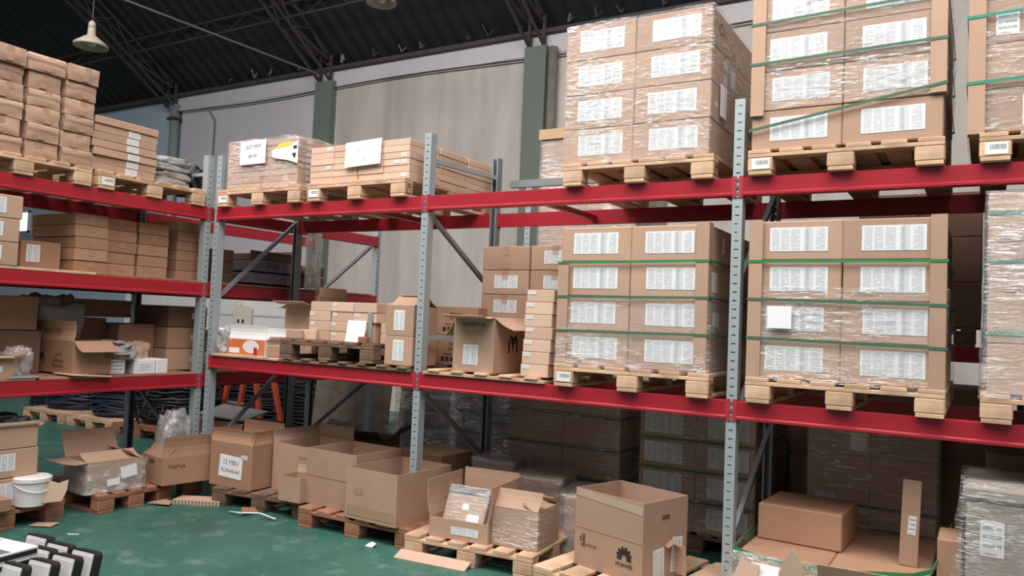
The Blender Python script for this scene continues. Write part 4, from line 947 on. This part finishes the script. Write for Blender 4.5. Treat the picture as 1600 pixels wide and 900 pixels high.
m_logo(o, dm, 'L', -.14, .11, .8); text(o, dm, 'L', .1, .1, 'Sistemas', .04, BINK); text(o, dm, 'L', .1, .06, 'Movistar', .045, BINK); text(o, dm, 'L', .1, .15, 'caja de', .03, BINK); text(o, dm, 'L', 0, .33, 'MOVISTAR', .05, BINK)
# small things in front
o = open_carton((LX-.15, -.80, ZW), (.2, .24, .15), 'small carton with barcode label stuffed with packing paper', RZ, [('F', .07, 80), ('L', .07, 60)], DARKC); label(o, (.2, .24, .15), 'F', .02, .065, .13, .115, LSML)
lump('packing_paper', 'crumpled packing paper spilling from the small barcode carton', 'paper', (LX-.16, -.74, ZW+.11), (.3, .26, .15), GREYBAG, 41, amp=.35)
o = carton((LX-.12, -.54, ZW), (.19, .2, .115), 'white small carton on the low shelf beside the barcode carton', RZ, WHITEP, labels=[('F', 0, .06, .11, .06, LSML)], bev=.004)
carton((LX-.11, -.385, ZW), (.1, .2, .12), 'bright white narrow carton at the end of the low shelf', RZ, WHITEP, bev=.004)
lump('packing_paper', 'brown crumpled paper behind the white small carton', 'paper', (LX-.3, -.46, ZW), (.22, .2, .26), CARD, 47, amp=.3)
for r in range(3):
    carton((LX-.50, .02, ZW+r*.192), (.40, .5, .188), '%s dark carton from the bottom, labelled, low shelf by corner post' % ORD[r], RZ, (CARD, WARM, DARKC)[r], group='dark labelled cartons by the corner post', labels=[('F', .08, .1, .09, .05, LMID)])
carton((LX-.62, -.36, ZW), (.34, .4, .40), 'big brown carton behind the white small carton', RZ, WARM)
carton((LX-.74, -.66, ZW), (.24, .3, .44), 'brown carton behind the barcode carton, half hidden', RZ, DARKC)
open_carton((LX-.78, -.62, ZW+.45), (.62, .35, .1), 'low dark open carton lying on top of the half-hidden brown carton', RZ, [('F', .05, 20)], DARKC)
carton((LX-.62, -1.50, ZW), (.6, .5, .33), 'dark brown carton at the back of low shelf, left edge', RZ, DARKC)
carton((LX-.62, -1.50, ZW+.335), (.55, .45, .26), 'shaded carton lying on the dark brown carton, left edge', RZ, WARM)
o = open_carton((LX-.15, -1.70, ZW), (.26, .26, .16), 'small open carton with sticker and foil strip at the left edge', RZ, [('R', .12, 70), ('F', .05, 100)], CARD); label(o, (.26, .26, .16), 'F', 0, .07, .11, .04, LSML)
mb = MB(); mb.lathe([(.04, 0), (.075, 0), (.075, .05), (.04, .05), (.04, 0)], 20); tag(mb.build('tape_roll', GREYBAG, loc=(LX-.14, -1.66, ZW+.02), smooth=True), 'grey tape roll in the small open carton at left edge', 'tape roll')
lump('plastic_bag', 'crumpled clear bag beside the foil-strip carton', 'bag', (LX-.2, -1.46, ZW+.015), (.2, .16, .2), BAGCLR, 53, amp=.35)
# ================================================================== floor, left
pallet((LX-.30, -1.62, 0), 'worn brown pallet under the bucket and labelled cartons', rz=R(93), w=.85, d=.75, mat=REDWOOD, stamp=False, nb=5)
for r in range(2):
    carton((LX-.16, -1.545, PH+r*.205), (.34, .36, .2), '%s carton of the floor stack behind the white bucket' % ('lower' if r == 0 else 'upper labelled'), RZ, CARD, group='floor stack at the left', labels=[('F', -.04, .11, .1, .12, LTALL)])
carton((LX-.18, -1.90, PH), (.32, .36, .34), 'carton at the left edge beside the floor stack', RZ, CARD)
o = open_carton((LX-.16, -1.555, PH+.411), (.33, .36, .15), 'topmost open carton of the floor stack stuffed with dark scrap', RZ, [('F', .04, 30), ('R', .05, 70)], CARD)
lump('clear_sheeting', 'pale crumpled sheeting heaped behind the low-shelf logo carton', 'plastic sheet', (LX-.75, -.98, ZW), (.4, .5, .62), GREYBAG, 83, amp=.3)
lump('dark_scrap', 'dark crumpled scrap in the topmost carton of the floor stack', 'scrap', (LX-.16, -1.555, PH+.46), (.28, .3, .17), BLACK, 59, amp=.4)
b = empty('bucket', (LX+.04, -1.42, PH)); tag(b, 'white plastic bucket with lid on the left floor pallet', 'bucket')
MB().lathe([(0, 0), (.105, 0), (.118, .17), (0, .17)], 28).build('bucket_body', WHITEP, b, smooth=False); MB().lathe([(0, .205), (.112, .205), (.128, .195), (.128, .17), (0, .17)], 28).build('lid', WHITEP, b)
mb = MB(); mb.tube([(.124*math.cos(R(a)), .124*math.sin(R(a)), .16-.06*math.sin(R(a+90))) for a in range(-90, 91, 15)], .004, 5); mb.build('handle', WHITEP, b)
leaf('torn_card', 'torn cardboard scrap leaning on the white bucket', (LX+.172, -1.34, PH+.02), [(-.07, 0), (.06, .0), (.09, .07), (.1, .15), (.04, .13), (-.06, .17), (-.08, .1)], (R(-6), 0, R(70)), PALE)
carton((LX-.0, -1.71, PH), (.2, .3, .09), 'low brown carton at the left edge before the bucket', RZ, WARM, labels=[('F', -.03, .03, .1, .025, LSML)], tape=False)
pallet((LX-.34, -.66, 0), 'reddish pallet under the bagged flap carton', rz=R(92), w=.66, d=.95, mat=REDWOOD, stamp=False, nb=5)
dm = (.44, .36, .24)
o = open_carton((LX-.10, -.79, PH), dm, 'open carton wrapped in crumpled plastic with spread flaps', R(86), [('L', .2, 84), ('B', .22, 28), ('F', .16, -70), ('R', .12, -60)], CARD)
fo = film('plastic_cover', 'crumpled clear plastic round the spread-flap floor carton', -.23, .235, -.195, .185, .005, .235, FILM3, 63, amp=.02, lip=0, loc=(LX-.10, -.79, PH), rz=R(86))
label(o, dm, 'F', .09, .15, .13, .09, PAPER, tilt=R(-8)); label(o, dm, 'F', -.03, .08, .1, .05, PAPER, tilt=R(-5))
for q in list(o.children):
    if q.name.startswith('label'): q.location.y -= .03
tag(link('wood_block', box_me(.16, .12, .12, REDWOOD, .008, name='wood_block'), None, None, (LX+.03, -.09, 0), (0, 0, R(85))), 'reddish wood block under the corner flap carton', 'block')
tag(link('wood_block', box_me(.5, .1, .03, REDWOOD, .004, name='wood_block'), None, None, (LX-.02, -.22, .12), (0, 0, R(85))), 'reddish board under the corner flap carton', 'block')
dm = (.44, .36, .22)
o = open_carton((LX+.07, -.245, .151), dm, 'open carton with tall raised front flap against the corner frame', R(82), [('F', .17, -1), ('L', .13, -52), ('R', .15, 20)], WARM)
text(o, dm, 'F', -.1, .15, 'Nashua', .05, BINK); label(o, dm, 'L', 0, .18, .09, .03, BINK, 'hand_hole')
lump('plastic_bag', 'tall clear plastic bag rising from the corner flap carton', 'bag', (LX-.06, -.20, .17), (.2, .26, .55), BAGCLR, 67, amp=.3)
# cardboard piece and litter on the floor
mb = MB(); n = 14
for k in range(n): mb.box(-.2+.4*k/n, -.2+.4*(k+.72)/n, -.085, .085, .0, .03)
mb.box(-.2, .2, -.085, .085, .03, .034); tag(mb.build('corrugated_pad', PALE, loc=(-2.0, -.23, 0), rot=(0, 0, R(28))), 'corrugated cardboard pad lying on the green floor', 'cardboard')
leaf('torn_card', 'small torn cardboard scrap beside the reddish pallet', (-2.15, -.52, .02), [(-.1, 0), (.1, 0), (.08, .07), (0, .1), (-.06, .05)], (R(-80), 0, R(20)), CARD)
leaf('torn_card', 'small brown scrap under the hand-signed carton pallet', (-1.38, -.25, .02), [(-.06, 0), (.06, 0), (.05, .1), (-.05, .12)], (R(-80), 0, R(60)), REDWOOD)
mb = MB(); mb.tube([(-1.55, -.31, .012), (-1.4, -.33, .03), (-1.25, -.27, .04), (-1.1, -.25, .015)], .007, 5); tag(mb.build('white_cable', WHITEP, smooth=True), 'short white cable lying on the floor before the dark pallet', 'cable')
leaf('paper_scrap', 'tiny white paper scrap before the reddish pallet', (-.1, -.33, .005), [(-.03, 0), (.03, 0), (.04, .04), (0, .05), (-.02, .03)], (R(-60), 0, 0), PAPER)
leaf('paper_scrap', 'tiny white paper sliver before the bucket pallet', (-1.86, -1.38, .004), [(-.04, 0), (.04, .004), (.04, .012), (-.04, .01)], (R(-88), 0, R(30)), PAPER)
leaf('torn_card', 'flat brown scrap under the bucket pallet edge', (-2.2, -1.42, .012), [(-.08, 0), (.08, 0), (.08, .1), (-.07, .08)], (R(-88), 0, R(30)), CARD)
# devices and boxes, bottom left
def device(x, y, lab, rz):
    o = empty('device', (x, y, .010), rz); o.rotation_euler = (R(-11), 0, rz); tag(o, lab, 'device', 'white-faced black devices'); w, h, d = .2, .2, .054
    def rr(w, h, rc):
        P = []
        for cx, cz, s in ((w/2-rc, h-rc, 0), (-w/2+rc, h-rc, 90), (-w/2+rc, rc, 180), (w/2-rc, rc, 270)):
            for k in range(5): a = R(s+22.5*k); P.append((cx+rc*math.cos(a), cz+rc*math.sin(a)))
        return P
    def slab(nm, w, h, rc, y0, y1, z0, m):
        P = rr(w, h, rc); n = len(P); v = [(a, y0, c+z0) for a, c in P]+[(a, y1, c+z0) for a, c in P]
        return link(nm, pydata(nm, v, [tuple(range(n))[::-1], tuple(range(n, 2*n))]+[(k, (k+1) % n, n+(k+1) % n, n+k) for k in range(n)], m), None, o)
    slab('bumper', w, h, .028, -d/2+.006, d/2, 0, BLACK); o = slab('face_plate', w-.03, h-.024, .010, -d/2, -d/2+.012, .012, WHITEP); slab('inner_panel', w-.052, h-.048, .005, -d/2-.002, -d/2+.004, .022, mat_plain('panel_white', srgb(214, 210, 206), .5) if 'panel_white' not in MATS else MATS['panel_white'])
for x, y, l in ((-1.29, -1.95, 'white-faced black device in the back row, left'), (-1.04, -1.965, 'white-faced black device in the back row, middle'), (-.81, -1.95, 'white-faced black device in the back row, right end'), (-1.04, -2.07, 'white-faced black device, second row left'), (-.80, -2.065, 'white-faced black device in the second row, right'), (-.81, -2.187, 'white-faced black device in the third row'), (-.86, -2.31, 'white-faced black device nearest the viewer, mostly cut off')):
    device(x, y, l, R(6))
for r in range(5):
    dm = (.42, .26, .048)
    o = carton((-1.14, -2.27, r*.05), dm, '%s white and black boxed device from the bottom, bottom left corner' % ORD[r], R(8), WHITEP, 'device_box', 'white and black device boxes', 'box', .003)
    label(o, dm, 'F', .0, .024, .40, .026, BLACK, 'black_band'); label(o, dm, 'R', .0, .024, .24, .026, BLACK, 'black_band')
    if r == 2: text(o, dm, 'F', .1, .024, '2000', .026, GOLD); text(o, dm, 'R', 0, .024, '2000', .022, GOLD)
    if r == 4: MB().box(-.2, .2, -.1, -.02, .0482, .0492).box(-.2, -.05, .0, .1, .0482, .0492).build('dark_print', INK, o)
# ================================================================== cable coils and far background
def coil(loc, r0, h, turns, layers, mat, lab, seed):
    random.seed(seed); mb = MB(); pts = []; n = 28
    for L_ in range(layers):
        for t in range(turns):
            for k in range(n):
                a = 2*math.pi*k/n; fr = (t+k/n)/turns
                if L_ % 2: fr = 1-fr
                rr = r0-L_*.03+.05*noise.noise(Vector((math.cos(a)*1.5, math.sin(a)*1.5, seed+t*.8+L_*5))); pts.append((rr*math.cos(a), rr*math.sin(a), .03+fr*h+.05*noise.noise(Vector((math.cos(a)*2, math.sin(a)*2, seed+t+L_*3)))))
    mb.tube(pts, .016, 5); return tag(mb.build('cable_coil', mat, loc=loc, smooth=True), lab, 'cable coil', 'cable coils')
for x, l in ((-7.4, 'far left'), (-6.33, 'middle'), (-5.32, 'right')):
    pallet((x, 2.0, 0), 'pallet under the %s cable coils' % l, w=.98, d=1.2, mat=PINE if x < -5.5 else REDWOOD, stamp=False)
coil((-7.4, 2.0, PH), .47, .3, 9, 3, BCABLE, 'blue-black cable coil on the far left pallet', 2)
coil((-6.33, 2.0, PH), .47, .42, 12, 3, BCABLE, 'tall dark cable coil on the middle pallet', 5)
c3 = coil((-5.3, 2.0, PH), .46, .5, 13, 3, CABLE, 'black tangled cable coil on the right pallet', 9)
coil((-8.7, 2.6, 0), .6, .45, 10, 2, CABLE, 'black cable coil far behind at the left edge', 12)
coil((-4.2, 3.62, 0), .66, .62, 13, 3, CABLE, 'large black cable coil behind the orange ladder', 15); coil((-5.62, 3.62, 0), .66, .66, 13, 3, CABLE, 'large black cable coil left of the orange ladder', 18)
mb = MB(); random.seed(3)
for k in range(9):
    a = R(220+k*14); x, y = -5.3+.53*math.cos(a), 2.0+.53*math.sin(a); mb.tube([(x, y, PH+.1+.4*random.random()), (x+.03, y-.06, PH+.25), (x+random.uniform(-.15, .2), y-.15, PH-.05+.2*random.random())], .014, 5)
mb.build('loose_cable_ends', CABLE, c3, (5.3, -2.0, -PH), smooth=True)
lad = empty('step_ladder', (-4.85, 2.75, 0)); tag(lad, 'orange step ladder standing before the black cable coils', 'ladder')
for a, b in (((-.62, 0, .0), (-.42, 0, 1.0)), ((-.30, 0, .0), (-.12, 0, 1.0)), ((.2, 0, .0), (-.02, 0, 1.0)), ((.62, 0, .0), (.28, 0, 1.0))):
    MB().bar(a, b, .06, .05, up=(0, 1, 0)).build('leg', ORNGP, lad)
for z in (.35, .7): MB().bar((-.55+z*.2, 0, z), (-.24+z*.18, 0, z), .03, .03).build('rung', GALV, lad)
tag(MB().box(-.3, .3, -.22, .22, 0, .012).build('grey_sheet', GREYBAG, loc=(-3.55, 1.35, .47), rot=(R(8), R(4), R(12))), 'loose grey plastic sheet lying on the dark carton behind the corner', 'sheet')
carton((-3.55, 1.4, 0), (1.0, .5, .4), 'long dark shaded carton under the loose grey sheet', 0, DARKC)
pw = empty('plywood_sheet', (-3.25, 2.85, 0)); tag(pw, 'large grey plywood sheet leaning behind the main rack', 'board')
MB().box(-.62, .62, 0, .018, 0, 1.25).build('panel', PLY, pw); pw.rotation_euler = (R(-6), 0, 0)
o = MB(); o.tube([(.3+.03*math.cos(R(72*k+18)), -.003, .72+.03*math.sin(R(72*k+18))) for k in range(5)], .004, 4, True); o.build('star_mark', DINK, pw)
MB().box(.53, .6, -.02, 0, .06, .16).build('latch', PLY, pw)
tag(MB().box(0, .22, 0, .03, 0, 1.2).build('wood_board', REDWOOD, loc=(-2.55, 2.95, 0), rot=(R(-6), 0, 0)), 'reddish board leaning at the right of the grey plywood', 'board')
lump('white_sack', 'white sack before the reddish leaning board', 'bag', (-2.42, 2.78, 0), (.25, .2, .36), GREYBAG, 71, amp=.3)
lump('grey_sack', 'small grey sack before the grey plywood sheet', 'bag', (-2.9, 2.35, 0), (.4, .3, .35), GREYBAG, 73, amp=.3)
# white counters behind the left rack
wb = empty('display_board', (-9.9, 4.5, 0)); tag(wb, 'large white upright board behind the left rack', 'board')
MB().box(-.55, .6, -.02, .02, .25, 1.86).build('board', WHITEP, wb); MB().box(-.5, -.44, -.02, .3, 0, .25).build('foot', GALVD, wb); MB().box(.44, .5, -.02, .3, 0, .25).build('foot', GALVD, wb)
ct = empty('counter', (0, 0, 0)); tag(ct, 'long white far counter with two panels on a grey base', 'counter'); MB().box(-9.2, -5.4, 4.5, 4.9, 0, .95).build('base', GALVD, ct)
MB().box(-9.2, -5.4, 4.45, 4.5, .95, 1.50).build('panel', WHITEP, ct); MB().box(-9.2, -5.4, 4.45, 4.5, 1.54, 1.82).build('panel', WHITEP, ct)
pp = empty('cream_post', (-7.0, 4.3, 0)); tag(pp, 'cream perforated steel post before the far white panels', 'post')
MB().box(-.14, .14, 0, .1, 0, 1.68).build('post_body', CREAM, pp); MB().box(-.2, -.14, .02, .1, 0, 1.75).build('post_wing', CREAM, pp)
for k in range(6):
    for s in (-.06, .05): MB().box(s-.022, s+.022, -.004, .0, .6+.16*k, .66+.16*k).build('hole', BLACK, pp)
for i, x in enumerate((-6.95, -6.15)): coil((x, 3.7, .95), .33, .3, 8, 2, CABLE, '%s black cable coil on the far trestle' % ('left', 'right')[i], 25+i)
tr = empty('trestle', (-6.55, 3.7, 0)); tag(tr, 'grey trestle table carrying black cable coils', 'table'); MB().box(-.85, .85, -.42, .42, .9, .95).build('table_top', GALVD, tr)
for sx in (-.75, .75):
    for sy in (-.35, .35): MB().box(sx-.025, sx+.025, sy-.025, sy+.025, 0, .9).build('leg', GALVD, tr)
